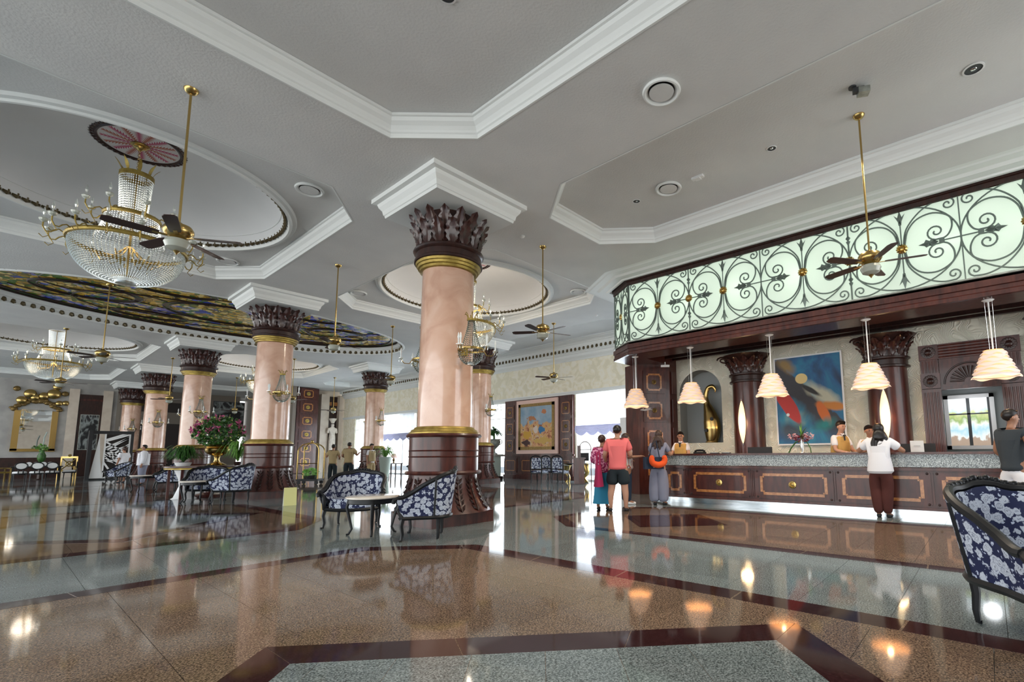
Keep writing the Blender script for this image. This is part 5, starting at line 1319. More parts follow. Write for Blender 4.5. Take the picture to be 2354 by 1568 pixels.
fern('potted_fern', (RT[0]-.50, RT[1]-.15, .90), 'bushy green fern in a white pot at the left of the round table', 300, .52, 'white', 3, 'green', .10, .2, .62)
fern('potted_fern', (RT[0]+.74, RT[1]-.35, .90), 'light green spider plant beside the gilded urn on the round table', 110, .62, 'dwood', 4, 'lgreen', .1, .1, .7)
fern('potted_lily', (12.1, 22.6, 0), 'leafy plant in a tall white tapered planter before the distant column', 60, .75, None, 8, 'lgreen', 1.0, .2, .55)
MB().lathe([(.17, 0), (.20, .3), (.28, 1.0), (.30, 1.08), (.26, 1.06)], 24).build('tapered_planter', 'pistachio', bpy.data.objects['potted_lily'], True)

# stone urn on a pedestal
u = thing('urn_plant', (14.9, 17.9, 0), 'stone urn with a palm on a tall square pedestal by the garden window', 'urn', [('pedestal_base', MB().box(-.30, .30, -.30, .30, 0, .14), 'dwood'), ('pedestal', MB().box(-.23, .23, -.23, .23, .14, 1.05), 'pistachio'), ('pedestal_cap', MB().box(-.31, .31, -.31, .31, 1.05, 1.15), 'silver'),
      ('urn_body', MB().lathe([(.17, 1.15), (.16, 1.2), (.07, 1.25), (.06, 1.38), (.14, 1.46), (.27, 1.60), (.30, 1.74), (.27, 1.80), (.31, 1.86), (.28, 1.86), (.20, 1.78)], 28), 'silver', True)]+
      [('handle', MB().tube([(s*.26, 0, 1.60), (s*.36, 0, 1.66), (s*.37, 0, 1.80), (s*.28, 0, 1.84)], .02, 6, mat=Matrix.Rotation(-.9, 4, 'Z')), 'silver', True) for s in (-1, 1)]+[('stem', MB().tube([(0, 0, 1.8), (0, .02, 2.3)], .05, 6), 'green')])
b = MB(); rng = random.Random(9)
for k in range(46):
    a = rng.uniform(0, 6.28); ca, sa = math.cos(a), math.sin(a); L_ = rng.uniform(.35, .62); el = rng.uniform(-.1, 1.0)
    b.grid(lambda uu, vv: (ca*L_*uu*math.cos(el*.8)-sa*(vv-.5)*.12*math.sin(PI*(uu*.9+.08)), sa*L_*uu*math.cos(el*.8)+ca*(vv-.5)*.12*math.sin(PI*(uu*.9+.08)), 2.25+L_*uu*math.sin(el)-.28*uu*uu), 5, 1)
b.build('palm_fronds', 'green', u, kind='stuff')

# chairs and desk in front of the tapestry
def side_chair(loc_, rz, lab, first=[]):
    if first: return dup(first[0], loc=loc_, rz=rz, label=lab)
    e = empty('side_chair', loc_, lab, 'chair', rz, 'upright floral chairs by the tapestry'); first.append(e)
    MB().box(-.25, .25, -.22, .24, .42, .50).build('seat', 'brocade', e); MB().box(-.26, .26, -.23, .25, .38, .42).build('seat_frame', 'black', e)
    MB().box(-.20, .20, -.27, -.22, .58, 1.0).build('back_pad', 'brocade', e)
    MB().tube([(-.24, -.24, .42), (-.25, -.26, .55), (-.24, -.28, .98), (-.15, -.29, 1.05), (0, -.29, 1.08), (.15, -.29, 1.05), (.24, -.28, .98), (.25, -.26, .55), (.24, -.24, .42)], .028, 6).build('back_frame', 'black', e, True)
    MB().tube([(-.24, -.25, .56), (.24, -.25, .56)], .02, 5).build('back_rail', 'black', e)
    for sx in (-1, 1):
        MB().tube([(sx*.23, .20, .42), (sx*.25, .22, .25), (sx*.22, .20, .08), (sx*.24, .23, .01)], lambda t: .028-.012*t, 6).build('leg', 'black', e, True)
        MB().tube([(sx*.23, -.22, .42), (sx*.23, -.26, .01)], lambda t: .025-.008*t, 6).build('leg', 'black', e, True)
        MB().tube([(sx*.25, -.25, .72), (sx*.29, -.05, .70), (sx*.29, .14, .68), (sx*.26, .16, .48)], .018, 6).build('arm_rest', 'black', e, True)
    return e
side_chair((13.75, 13.75, 0), facing(.8, .2), 'upright floral chair, the left one of the pair before the tapestry'); side_chair((14.15, 13.0, 0), facing(.8, .2), 'upright floral chair, the right one of the pair before the tapestry')
side_chair((14.75, 14.15, 0), facing(.75, .1), 'upright floral chair half hidden behind the pair before the tapestry')
thing('writing_desk', (15.0, 12.9, 0), 'glass-topped desk with gilt scroll base before the tapestry', 'desk', [('glass_top', MB().box(-.35, .35, -1.0, 1.0, .74, .76), 'black'), ('gilt_base', tube_r([(0, -.5, 0), (0, -.4, .2), (0, -.55, .4), (0, -.45, .74)], [.12, .05, .09, .16]), 'brass', True), ('gilt_base', tube_r([(0, .5, 0), (0, .4, .2), (0, .55, .4), (0, .45, .74)], [.12, .05, .09, .16]), 'brass', True)])
thing('monitor', (15.0, 12.5, .76), 'dark monitor on the desk before the tapestry', 'monitor', [('screen', MB().box(-.02, .02, -.24, .24, .1, .42), 'blackmat'), ('stand', MB().box(-.03, .03, -.03, .03, .01, .14), 'blackmat'), ('base', MB().box(-.08, .08, -.1, .1, 0, .012), 'blackmat')])
thing('wooden_post_desk', (14.05, 11.95, 0), 'mahogany podium post standing left of the woman with the magenta bag', 'podium', [('body', MB().box(-.16, .16, -.12, .12, .03, .95), 'wood'), ('top', MB().box(-.2, .2, -.16, .16, .95, 1.0), 'wood'), ('upright', MB().box(-.04, .04, -.05, .05, 1.0, 1.45), 'wood'), ('plinth', MB().box(-.2, .2, -.16, .16, 0, .03), 'dwood')])
thing('arched_frame', (14.3, 11.87, 0), 'thin brown arched frame in front of the right garden window', 'frame', [('arch', MB().tube([(0, -.30, 0), (0, -.30, 1.3)]+[(0, -.30*math.cos(PI*k/12), 1.3+.30*math.sin(PI*k/12)) for k in range(1, 12)]+[(0, .30, 1.3), (0, .30, 0)], .018, 6), 'wood'), ('crossbar', MB().box(-.01, .01, -.3, .3, 1.28, 1.31), 'wood')])
thing('desk_end_screen', (14.05, 9.60, 0), 'tall grey slab screen beside the panelled pier', 'screen', [('slab', MB().box(-.35, .35, -.14, .14, 0, 2.35), 'grey'), ('edge', MB().box(-.39, -.35, -.16, .16, 0, 2.37), 'white')])

# luggage cart, notice box, screens
def cart():
    e = empty('luggage_cart', (8.35, 21.55, 0), 'brass birdcage luggage cart with a green plant on it', 'luggage cart', facing(.7, .7))
    MB().box(-.42, .42, -.28, .28, .14, .22).build('deck', 'blackmat', e); 
    for sx in (-1, 1):
        pts = [(sx*.40, -.26, .22), (sx*.40, -.26, 1.35)]+[(sx*.40*math.cos(a)*1.0, -.26*math.cos(a), 1.35+.33*math.sin(a)) for a in [PI/2*k/6 for k in range(1, 7)]]
        MB().tube(pts, .025, 8).build('brass_hoop', 'brass', e, True); MB().tube([(x, -y, z) for x, y, z in pts], .025, 8).build('brass_hoop', 'brass', e, True)
        for sy in (-1, 1): MB().lathe([(.07, -.02), (.08, 0), (.07, .02)], 12, mat=Matrix.Translation((sx*.34, sy*.22, .08)) @ Matrix.Rotation(PI/2, 4, 'X')).build('wheel', 'blackmat', e)
    MB().tube([(-.40, -.26, .85), (.40, -.26, .85)], .018, 6).build('side_bar', 'brass', e); MB().ball((0, 0, 1.74), .06, 10, 8).build('finial', 'brass', e, True)
    return e
cart()
b = MB(); rng = random.Random(4); leafball(b, (0, 0, .22), (.28, .28, .20), 260, .11, rng)
pe = thing('potted_shrub', (8.35, 21.55, .22), 'bright green leafy plant in a black tub on the luggage cart', 'plant', [('tub', MB().lathe([(.22, 0), (.25, .14)], 16), 'blackmat')]); b.build('foliage', 'hedge', pe, kind='stuff')
thing('notice_card', (4.52, 12.75, 0), 'pale yellow notice card standing on the floor beside the second column', 'notice', [('card', MB().box(-.13, .13, -.026, -.014, 0, .42, Matrix.Translation((0, -.05, 0)) @ Matrix.Rotation(R(-8), 4, 'X')), plain('pale_yellow_card', (.85, .82, .35), .6)), ('back_leaf', MB().box(-.13, .13, .0, .008, 0, .40, Matrix.Translation((0, .06, 0)) @ Matrix.Rotation(R(8), 4, 'X')), 'paper')], rz=facing(.3, .9)+.15)
thing('white_box', (4.35, 20.9, 0), 'low white box on the floor beside the third column seats', 'box', [('box_body', MB().box(-.25, .25, -.18, .18, 0, .36), 'white'), ('lid', MB().box(-.26, .26, -.19, .19, .36, .40), 'white')])
# ------------------------------------------------------------------ people
def skin_mesh(name, J, E, parent, mat, sub=2, root=None):
    names = list(J); idx = {k: i for i, k in enumerate(names)}
    me = bpy.data.meshes.new(name); me.from_pydata([J[k][0] for k in names], [(idx[a], idx[b]) for a, b in E], [])
    o = bpy.data.objects.new(name, me); COL.objects.link(o)
    o.modifiers.new('Skin', 'SKIN'); sv = me.skin_vertices[0].data
    for k in names:
        r = J[k][1]; sv[idx[k]].radius = (r*1.08, r*1.08); sv[idx[k]].use_root = False
    sv[idx[root or names[0]]].use_root = True
    s = o.modifiers.new('Sub', 'SUBSURF'); s.levels = sub; s.render_levels = sub
    dg = bpy.context.evaluated_depsgraph_get(); m2 = bpy.data.meshes.new_from_object(o.evaluated_get(dg)); m2.name = name
    o.modifiers.clear(); o.data = m2; m2.materials.clear(); m2.materials.append(M[mat]); m2.shade_smooth()
    if parent: o.parent = parent; KIDS.setdefault(parent.name, []).append(o)
    return o
def V3(*a): return Vector(a)
def person(loc_, rz, lab, H=1.68, skin='skin', wide=1.0, armL=None, armR=None, stance=.10, look=0, lean=0, hips=0,
           top=('shirt', .035, 'short'), bottom=('jeans', .02, 'long'), hair=('hair', 'short'), shoes='blackmat', face=True, vest=None, tie=False, sit=None, bare=False, skirt=None, knee=None, glasses=False, hairlen=.22):
    """figure facing +y, feet on z=0; arms are (elbow, wrist) offsets from the shoulder"""
    e = empty('person', (*loc_, 0), lab, 'person', rz); k = H/1.70
    def P(x, y, z): return V3(x*k, (y+lean*max(0, z-.95))*k, z*k)
    w = wide
    J = {'pelvis': (P(0, 0, .94), .125*w*k), 'spine': (P(0, .0, 1.12), .108*w*k), 'chest': (P(0, -.01, 1.30), .118*w*k), 'neckb': (P(0, -.01, 1.445), .058*k), 'neck': (P(0, .0, 1.50), .047*k)}
    hd = Matrix.Rotation(look, 3, 'Z')
    def Hd(x, y, z): q = hd @ V3(x, y, 0); return P(q.x, q.y+.01, z)
    J['jaw'] = (Hd(0, .022, 1.555), .058*k); J['head'] = (Hd(0, .0, 1.615), .086*k); J['crown'] = (Hd(0, -.01, 1.66), .072*k)
    Ed = [('pelvis', 'spine'), ('spine', 'chest'), ('chest', 'neckb'), ('neckb', 'neck'), ('neck', 'jaw'), ('jaw', 'head'), ('head', 'crown')]
    arms = {}
    for s, nm, arm in ((-1, 'L', armL), (1, 'R', armR)):
        sh = P(s*.165*(.6+.4*w), -.01, 1.385); el, wr = arm or (V3(s*.06, -.02, -.28), V3(s*.09, .03, -.52))
        el = sh+V3(*el)*k; wr = sh+V3(*wr)*k; d_ = (wr-el).normalized(); pm = wr+d_*.055*k
        J['sh'+nm] = (sh, .052*w*k); J['el'+nm] = (el, .040*w*k); J['wr'+nm] = (wr, .025*k); J['pm'+nm] = (pm, .030*k)
        Ed += [('neckb' if False else 'chest', 'sh'+nm), ('sh'+nm, 'el'+nm), ('el'+nm, 'wr'+nm), ('wr'+nm, 'pm'+nm)]
        side = d_.cross(V3(0, 0, 1)); side = side.normalized() if side.length > .3 else V3(0, 1, 0); dn = side.cross(d_).normalized()
        for q, (off, L_) in enumerate(((-.030, .060), (-.011, .072), (.011, .068), (.029, .052))):
            a = pm+side*off*k+d_*.022*k; b_ = a+d_*L_*.5*k-dn*.006*k; c = b_+d_*L_*.42*k-dn*.018*k
            J['f%s%da' % (nm, q)] = (a, .0105*k); J['f%s%db' % (nm, q)] = (b_, .0095*k); J['f%s%dc' % (nm, q)] = (c, .0075*k)
            Ed += [('pm'+nm, 'f%s%da' % (nm, q)), ('f%s%da' % (nm, q), 'f%s%db' % (nm, q)), ('f%s%db' % (nm, q), 'f%s%dc' % (nm, q))]
        t1 = wr+d_*.025*k+side*(-s)*.034*k; J['t%sa' % nm] = (t1, .012*k); J['t%sb' % nm] = (t1+d_*.035*k+side*(-s)*.012*k, .010*k); Ed += [('wr'+nm, 't%sa' % nm), ('t%sa' % nm, 't%sb' % nm)]
        arms[nm] = (sh, el, wr)
        kx, ky = (knee or (0, 0)); ft = s*stance; fy = .02*s
        J['hp'+nm] = (P(s*.088*w, 0, .87), .088*w*k); J['kn'+nm] = (P(s*.092*w*.6+ft*.4+kx, .015+ky, .49), .060*w*k); J['cf'+nm] = (P(ft, -.01+fy*.5, .34), .053*w*k); J['ak'+nm] = (P(ft, -.01+fy, .085), .036*k); J['bl'+nm] = (P(ft+s*.02, .10+fy, .035), .036*k); J['to'+nm] = (P(ft+s*.025, .16+fy, .03), .026*k)
        Ed += [('pelvis', 'hp'+nm), ('hp'+nm, 'kn'+nm), ('kn'+nm, 'cf'+nm), ('cf'+nm, 'ak'+nm), ('ak'+nm, 'bl'+nm), ('bl'+nm, 'to'+nm)]
    skin_mesh('body', J, Ed, e, skin, 2, 'pelvis')
    g = lambda n: J[n][0]; rr = lambda n: J[n][1]
    # top
    tm, tg, tl = top
    tg0 = tg; tg = .012 if vest else tg
    T = {'a': (P(0, 0, .81 if bottom[2] != 'none' else .9), rr('pelvis')+tg*.9+.022), 'b': (g('spine'), rr('spine')+tg), 'c': (g('chest')+V3(0, 0, .01), rr('chest')+tg*.8), 'd': (P(0, -.01, 1.42), .075*k)}
    TE = [('a', 'b'), ('b', 'c'), ('c', 'd')]
    for nm in 'LR':
        sh, el, wr = arms[nm]; T['s'+nm] = (sh+V3(0, 0, .008), rr('sh'+nm)+tg*.55)
        TE.append(('c', 's'+nm))
        if tl == 'short': T['e'+nm] = (sh.lerp(el, .72), .058*w*k+tg*.3); TE.append(('s'+nm, 'e'+nm))
        elif tl == 'long': T['e'+nm] = (el, .050*w*k+tg*.3); T['w'+nm] = (el.lerp(wr, .88), .036*k+tg*.4); TE += [('s'+nm, 'e'+nm), ('e'+nm, 'w'+nm)]
        elif tl == 'cap': T['e'+nm] = (sh.lerp(el, .30), .056*w*k); TE.append(('s'+nm, 'e'+nm))
    skin_mesh('shirt', T, TE, e, tm, 2, 'b')
    tg = tg0
    if vest:
        Vv = {'a': (P(0, .005, .90), rr('pelvis')+tg*.9+.020), 'b': (g('spine')+V3(0, .004, 0), rr('spine')+tg+.022), 'c': (g('chest')+V3(0, .008, .0), rr('chest')+tg*.8+.034), 'l': (P(-.115, .0, 1.385), .082*k), 'r': (P(.115, .0, 1.385), .082*k), 'm': (P(0, .01, 1.385), .085*k), 'l2': (P(-.105, -.02, 1.43), .055*k), 'r2': (P(.105, -.02, 1.43), .055*k)}
        skin_mesh('waistcoat', Vv, [('a', 'b'), ('b', 'c'), ('c', 'l'), ('c', 'r'), ('c', 'm'), ('l', 'l2'), ('r', 'r2')], e, vest, 2, 'b')
    if tie:
        y = rr('chest')+tg+.02
        mb = MB().box(-.018, .018, 0, .015, -.10, 0); mb.box(-.035, .035, .002, .018, -.01, .02); o = mb.build('bow_tie', 'blackmat', e); o.location = P(0, .088, 1.425)
        MB().add([(-.06, 0, .03), (0, .03, -.03), (.06, 0, .03), (0, -.02, .06)], [(0, 1, 2, 3)]).build('collar', 'shirt', e).location = P(0, .05, 1.44)
    bm, bgp, bl_ = bottom
    if bl_ in ('long', 'wide', 'shorts'):
        B = {'a': (P(0, 0, .97), rr('pelvis')*.92+bgp*.5), 'b': (P(0, 0, .88), rr('pelvis')+bgp)}; BE = [('a', 'b')]
        for nm in 'LR':
            B['h'+nm] = (P((-1 if nm == 'L' else 1)*.085*w, 0, .82), rr('hp'+nm)+bgp); BE.append(('b', 'h'+nm))
            if bl_ == 'shorts': B['t'+nm] = (g('hp'+nm).lerp(g('kn'+nm), .95), .078*w*k+bgp); BE.append(('h'+nm, 't'+nm))
            else:
                wd_ = (.045, .05) if bl_ == 'wide' else (.0, .012)
                B['k'+nm] = (g('kn'+nm), rr('kn'+nm)+bgp+wd_[0]); B['c'+nm] = (g('cf'+nm), rr('cf'+nm)+bgp+wd_[1]); B['n'+nm] = (g('ak'+nm)+V3(0, .0, -.02), (.10 if bl_ == 'wide' else .055)*k+bgp*.4); BE += [('h'+nm, 'k'+nm), ('k'+nm, 'c'+nm), ('c'+nm, 'n'+nm)]
        skin_mesh('trousers' if bl_ != 'shorts' else 'shorts', B, BE, e, bm, 2, 'b')
    elif bl_ == 'skirt':
        z1 = skirt or .12
        MB().lathe([(.13*k, .98*k), (.165*w*k, .85*k), (.17*w*k, .6*k), (.19*w*k, .35*k), (.215*w*k, z1*k), (.20*w*k, z1*k)], 28, wave=lambda a, j: (1+.035*math.sin(7*a)*min(1, j/3))*(1-.12*abs(math.sin(a)))).build('skirt', bm, e, True)
    # shoes
    for s, nm in ((-1, 'L'), (1, 'R')):
        a = g('ak'+nm); t = g('to'+nm)
        skin_mesh('shoe', {'h': (V3(a.x, a.y-.03*k, .035*k), .038*k), 'm': (V3((a.x+t.x)/2, (a.y+t.y)/2, .035*k), .042*k), 't': (V3(t.x, t.y+.015*k, .028*k), .030*k)}, [('h', 'm'), ('m', 't')], e, shoes, 1, 'm')
    hc = (g('head')+g('crown'))/2
    hm, hs = hair; hr = rr('head')
    R3 = hd.to_4x4()
    def hp(x, y, z): q = hd @ V3(x, y, z); return hc+q*k
    if hs == 'short':
        mb = MB().ball((0, 0, 0), (.088*k, .102*k, .092*k), 16, 10); v2 = []
        for p in mb.v:
            v2.append((p[0], p[1]-.012*k, max(p[2], -.035*k-(.055*k if p[1] < -.02*k else 0)+max(0, p[1])*1.05)+.014*k))
        mb.v = v2; o = mb.build('hair', hm, e, True); o.location = hc; o.rotation_euler = (0, 0, look)
    elif hs in ('long', 'bun', 'bob'):
        mb = MB().ball((0, 0, 0), (.094*k, .108*k, .098*k), 16, 10); v2 = []
        for p in mb.v: v2.append((p[0], p[1]-.014*k, max(p[2], -.05*k-(.05*k if p[1] < 0 else 0)+max(0, p[1])*1.1)+.012*k))
        mb.v = v2; o = mb.build('hair', hm, e, True); o.location = hc; o.rotation_euler = (0, 0, look)
        if hs == 'long': 
            q = hairlen; hj = {'a': (hp(0, -.05, .0), .085*k), 'b': (hp(.0, -.075, -.12), .085*k)}; he = [('a', 'b')]
            for j_, (x_, l_) in enumerate(((-.09, .8), (-.045, 1.05), (.005, .95), (.05, 1.1), (.095, .75))):
                for i_ in range(1, 5): hj['s%d%d' % (j_, i_)] = (hp(x_*(1+.35*i_/4)+.012*math.sin(i_*2.1+j_), -.085-.035*i_/2, -.12-q*l_*i_/4), (.056-.009*i_)*k); he.append((('s%d%d' % (j_, i_-1)) if i_ > 1 else 'b', 's%d%d' % (j_, i_)))
            skin_mesh('hair_length', hj, he, e, hm, 2, 'a')
        if hs == 'bob': skin_mesh('hair_length', {'a': (hp(0, -.04, .0), .08*k), 'b': (hp(.0, -.07, -.12), .085*k), 'c': (hp(.0, -.08, -.22), .05*k)}, [('a', 'b'), ('b', 'c')], e, hm, 2, 'a')
        if hs == 'bun': MB().ball((0, 0, 0), .05*k, 12, 8).build('hair_bun', hm, e, True).location = hp(0, -.10, -.01)
    for s in (-1, 1):
        MB().ball((0, 0, 0), (.011*k, .020*k, .030*k), 8, 6).build('ear', skin, e, True).location = hp(s*.083, -.005, -.035)
    if face:
        for s in (-1, 1):
            MB().ball((0, 0, 0), (.012*k, .006*k, .007*k), 8, 6).build('eye', 'eye', e, True).location = hp(s*.032, .082, -.025)
            MB().ball((0, 0, 0), (.020*k, .006*k, .004*k), 8, 5).build('eyebrow', hm, e, True).location = hp(s*.032, .084, .0)
        MB().add([(0, .0, .035), (-.016, 0, -.012), (.016, 0, -.012), (0, .030, -.006), (0, -.01, -.01)], [(0, 1, 3), (0, 3, 2), (1, 2, 3), (0, 2, 4), (0, 4, 1), (1, 4, 2)]).build('nose', skin, e, True).location = hp(0, .080, -.045)
        bpy.context.view_layer
        MB().ball((0, 0, 0), (.024*k, .008*k, .007*k), 8, 5).build('mouth', 'lip', e, True).location = hp(0, .074, -.088)
        if look:
            for c in KIDS[e.name]:
                if c.name.split('.')[0] in ('nose', 'eye', 'eyebrow', 'mouth', 'ear'): c.rotation_euler = (0, 0, look)
    if glasses:
        mb = MB()
        for s in (-1, 1): mb.tube([(s*.034+.024*math.cos(t), .095, -.027+.018*math.sin(t)) for t in [2*PI*j/12 for j in range(12)]], .0025, 4, True)
        mb.tube([(-.01, .095, -.022), (.01, .095, -.022)], .0025, 4); o = mb.build('glasses', 'eye', e); o.location = hc; o.rotation_euler = (0, 0, look)
    return e, J, k
# guests at the left end of the desk
a = facing
e, J, k = person((8.05, 6.22), a(.80, .30), 'woman in a magenta patterned blouse and teal skirt with a big magenta tote', 1.50, 'skin2', 1.12, armR=((.07, .05, -.24), (.02, .24, -.26)), armL=((-.07, .02, -.25), (-.06, .22, -.28)),
       top=('blouse', .04, 'long'), bottom=('teal', .02, 'skirt'), hair=('hairb', 'bun'), look=-.1, skirt=.15)
bag = empty('tote_bag', (7.93, 6.37, .52), 'large magenta tote bag on the arm of the woman in the teal skirt', 'bag', a(.80, .30)-.2)
def bagfn(u, v): an = u*2*PI; t = .8+.35*(1-v)-.12*(v > .9); return (.23*t*math.cos(an)*1.0, .085*math.sin(an)*(1.2-.6*v), .42*v)
bag.location = (7.72, 6.06, .50); bag.rotation_euler = (0, 0, a(.35, -.5)-PI)
MB().grid(bagfn, 24, 6).add([(.24*math.cos(t), .09*math.sin(t), 0) for t in [2*PI*j/24 for j in range(24)]], [tuple(range(24))]).build('bag_body', 'bag', bag, True)
for s in (-1, 1): MB().tube([(-.13, s*.03, .41), (-.10, s*.03, .60), (0, s*.02, .68), (.10, s*.03, .60), (.13, s*.03, .41)], .012, 6).build('handle', 'bag', bag, True)
person((8.02, 5.80), a(.75, .45), 'person seen from behind in a coral shirt and black shorts', 1.68, 'skin', 1.22, armR=((.08, .03, -.26), (.05, .24, -.30)), armL=((-.09, .0, -.27), (-.08, .16, -.40)), stance=.15,
       top=('coral', .05, 'short'), bottom=('shorts', .03, 'shorts'), hair=('hair', 'short'), look=-.15)
person((9.25, 6.45), a(.7, -.5), 'woman in a striped blouse and dark jeans behind the person in coral', 1.57, 'skin2', 1.05, armR=((.08, .05, -.24), (.06, .28, -.22)), armL=((-.08, .03, -.26), (-.1, .2, -.3)), top=('stripe', .045, 'short'), bottom=('jeans', .015, 'long'), hair=('hairb', 'bob'), shoes='white')
person((9.50, 5.75), a(.9, .25), 'long-haired woman in wide grey trousers leaning at the left end of the desk', 1.62, 'skin', 1.0, armR=((.08, .12, -.22), (.04, .36, -.22)), armL=((-.08, .12, -.22), (-.04, .36, -.22)), top=('slate', .03, 'short'), bottom=('slate', .03, 'wide'), hair=('hairb', 'long'), lean=.12)
hb = empty('shoulder_bag', (9.28, 5.72, .80), 'dark patterned shoulder bag carried by the woman in wide grey trousers', 'bag', a(.6, .75))
MB().prism([(-.24, -.06), (.20, -.06), (.20, .06), (-.24, .06)], 0, .26).build('bag_body', 'jeans', hb); MB().tube([(-.12, 0, .26), (-.04, 0, .55), (.06, .02, .62), (.12, 0, .26)], .012, 5).build('strap', 'jeans', hb)
MB().prism([(-.05, -.075), (.02, -.075), (.02, -.061), (-.05, -.061)], .03, .14).build('white_emblem', 'white', hb)
np_ = empty('neck_pillow', (9.25, 5.60, 1.00), 'bright orange U-shaped neck pillow hanging on the shoulder bag', 'pillow', a(.6, .75))
MB().tube(cr_([(-.12, 0, .09), (-.15, 0, .02), (-.12, 0, -.07), (0, 0, -.11), (.12, 0, -.07), (.15, 0, .02), (.12, 0, .09)], 6), lambda t: .05+.02*math.sin(t*PI) if .04 < t < .96 else .025, 12).build('cushion', 'orange', np_, True)
# clerk behind the desk, left end
person((11.35, 6.15), a(-.85, -.1), 'clerk with glasses in a tan waistcoat at the left end of the desk', 1.66, 'skin', 1.0, armR=((.07, .10, -.25), (.0, .30, -.27)), armL=((-.07, .10, -.25), (.0, .30, -.27)), top=('shirt', .03, 'short'), vest='vest', tie=True, bottom=('shorts', .02, 'long'), hair=('hair', 'short'), lean=.1, glasses=True, look=.2)
person((11.45, 2.47), a(-.45, -.85), 'clerk in profile wearing a tan waistcoat, left of the woman in white', 1.76, 'skin', 1.06, armR=((.07, .08, -.26), (.0, .27, -.30)), armL=((-.07, .08, -.26), (.02, .27, -.30)), top=('shirt', .035, 'short'), vest='vest', tie=True, bottom=('shorts', .02, 'long'), hair=('hair', 'short'), lean=.12, look=-.1)
person((11.35, 1.86), a(-.9, -.1), 'clerk in a tan waistcoat partly hidden by the woman in white', 1.64, 'skin2', 1.0, armR=((.07, .08, -.26), (.0, .27, -.27)), armL=((-.07, .08, -.26), (.0, .27, -.27)), top=('shirt', .03, 'short'), vest='vest', tie=True, bottom=('shorts', .02, 'long'), hair=('hair', 'short'), lean=.1, look=.5)
person((9.92, 1.50), a(1, -.05), 'woman with long black hair in a white tunic and brown trousers leaning on the desk', 1.60, 'skin2', 1.10, armR=((.20, .08, -.17), (.14, .32, -.16)), armL=((-.20, .08, -.17), (-.14, .32, -.16)), stance=.07, top=('shirt', .05, 'short'), bottom=('maroon', .035, 'long'), hair=('hair', 'long'), lean=.10, look=.25, hairlen=.36)
MB().lathe([(.17, .76), (.205, .80), (.185, .95), (.15, 1.12)], 24).build('tunic_hem', 'shirt', bpy.data.objects[[o.name for o in bpy.data.objects if o.get('label', '').startswith('woman with long black')][0]], True)
person((9.35, -.28), a(.75, -.6), 'man in a charcoal sleeveless shirt and pale shorts at the right edge', 1.70, 'skin2', 1.12, armL=((-.10, .04, -.27), (-.05, .22, -.38)), armR=((.10, -.02, -.27), (.10, .10, -.50)), top=('char', .04, 'cap'), bottom=('shirt', .03, 'shorts'), hair=('hair', 'short'), look=-.5)
# distant people
person((9.53, 22.29), a(.6, .8), 'left of two people in khaki shirts seen from behind by the luggage cart', 1.62, 'skin2', 1.10, armL=((-.12, .05, -.24), (-.16, .16, -.14)), armR=((.10, .03, -.25), (.06, .2, -.3)), top=('khaki', .05, 'short'), bottom=('shorts', .02, 'long'), hair=('hair', 'short'), face=False)
person((10.02, 21.85), a(.6, .8), 'right of two people in khaki shirts seen from behind by the luggage cart', 1.70, 'skin2', 1.25, armL=((-.10, .03, -.25), (-.06, .2, -.3)), armR=((.14, .05, -.22), (.18, .16, -.14)), top=('khaki', .05, 'short'), bottom=('shorts', .02, 'long'), hair=('hair', 'short'), face=False)
person((10.75, 21.3), a(.3, -1), 'bellman in white shirt and long tan apron beside the tall planter', 1.64, 'skin2', 1.0, top=('shirt', .03, 'short'), vest='khaki', bottom=('khaki', .04, 'long'), hair=('hair', 'short'), face=False)
person((3.95, 31.4), a(-.5, 1), 'distant woman in a white shirt and black shorts beside the lattice screen', 1.62, 'skin2', 1.05, top=('shirt', .05, 'short'), bottom=('blackmat', .03, 'shorts'), hair=('hairb', 'bun'), face=False)
person((4.17, 28.2), a(-.9, .2), 'distant person in a loose pale shirt in front of the fourth column', 1.66, 'skin2', 1.25, top=('shirt', .08, 'long'), bottom=('slate', .05, 'long'), hair=('hair', 'short'), face=False)
person((5.85, 26.0), a(-.9, .2), 'distant person in a pale blouse left of the third column base', 1.60, 'skin2', 1.0, top=('shirt', .05, 'long'), bottom=('lpink', .03, 'long'), hair=('hair', 'short'), face=False)
# ------------------------------------------------------------------ far end of the lobby
YF = 43.5
ps = M['stone']
struct(MB().box(-9, 4.9, YF, YF+.3, 0, 5.8).build('wall_far', 'stone'))
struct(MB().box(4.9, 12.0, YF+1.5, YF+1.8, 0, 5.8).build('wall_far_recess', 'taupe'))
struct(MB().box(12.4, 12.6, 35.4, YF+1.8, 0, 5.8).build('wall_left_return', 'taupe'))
struct(MB().box(12.4, 16.3, 36.6, 36.9, 0, 5.8).build('wall_niche_end', 'buff'))
ntrim += 1
struct(MB().sweep([(12.45, YF+1.5), (4.9, YF+1.5), (4.9, YF), (-9, YF)][::-1], [(0, 0), (.05, .06), (.14, .16), (.16, .26), (.22, .28), (.22, .34)], False, 5.46).build('trim_%d' % ntrim, 'trim'))
ntrim += 1
struct(MB().sweep([(12.5, 36.6), (16.0, 36.6)][::-1], [(0, 0), (-.05, .06), (-.14, .16), (-.16, .26), (-.22, .28), (-.22, .34)], False, 5.46).build('trim_%d' % ntrim, 'trim'))
struct(MB().box(-9, 3.0, YF-.06, YF, 0, 1.2).build('baseboard_far', 'dwood'))
for k, x in enumerate((2.95, 4.45)):
    ntrim += 1; struct(MB().box(x-.22, x+.22, YF-.18, YF, 0, 5.4).build('trim_%d' % ntrim, 'buff'))
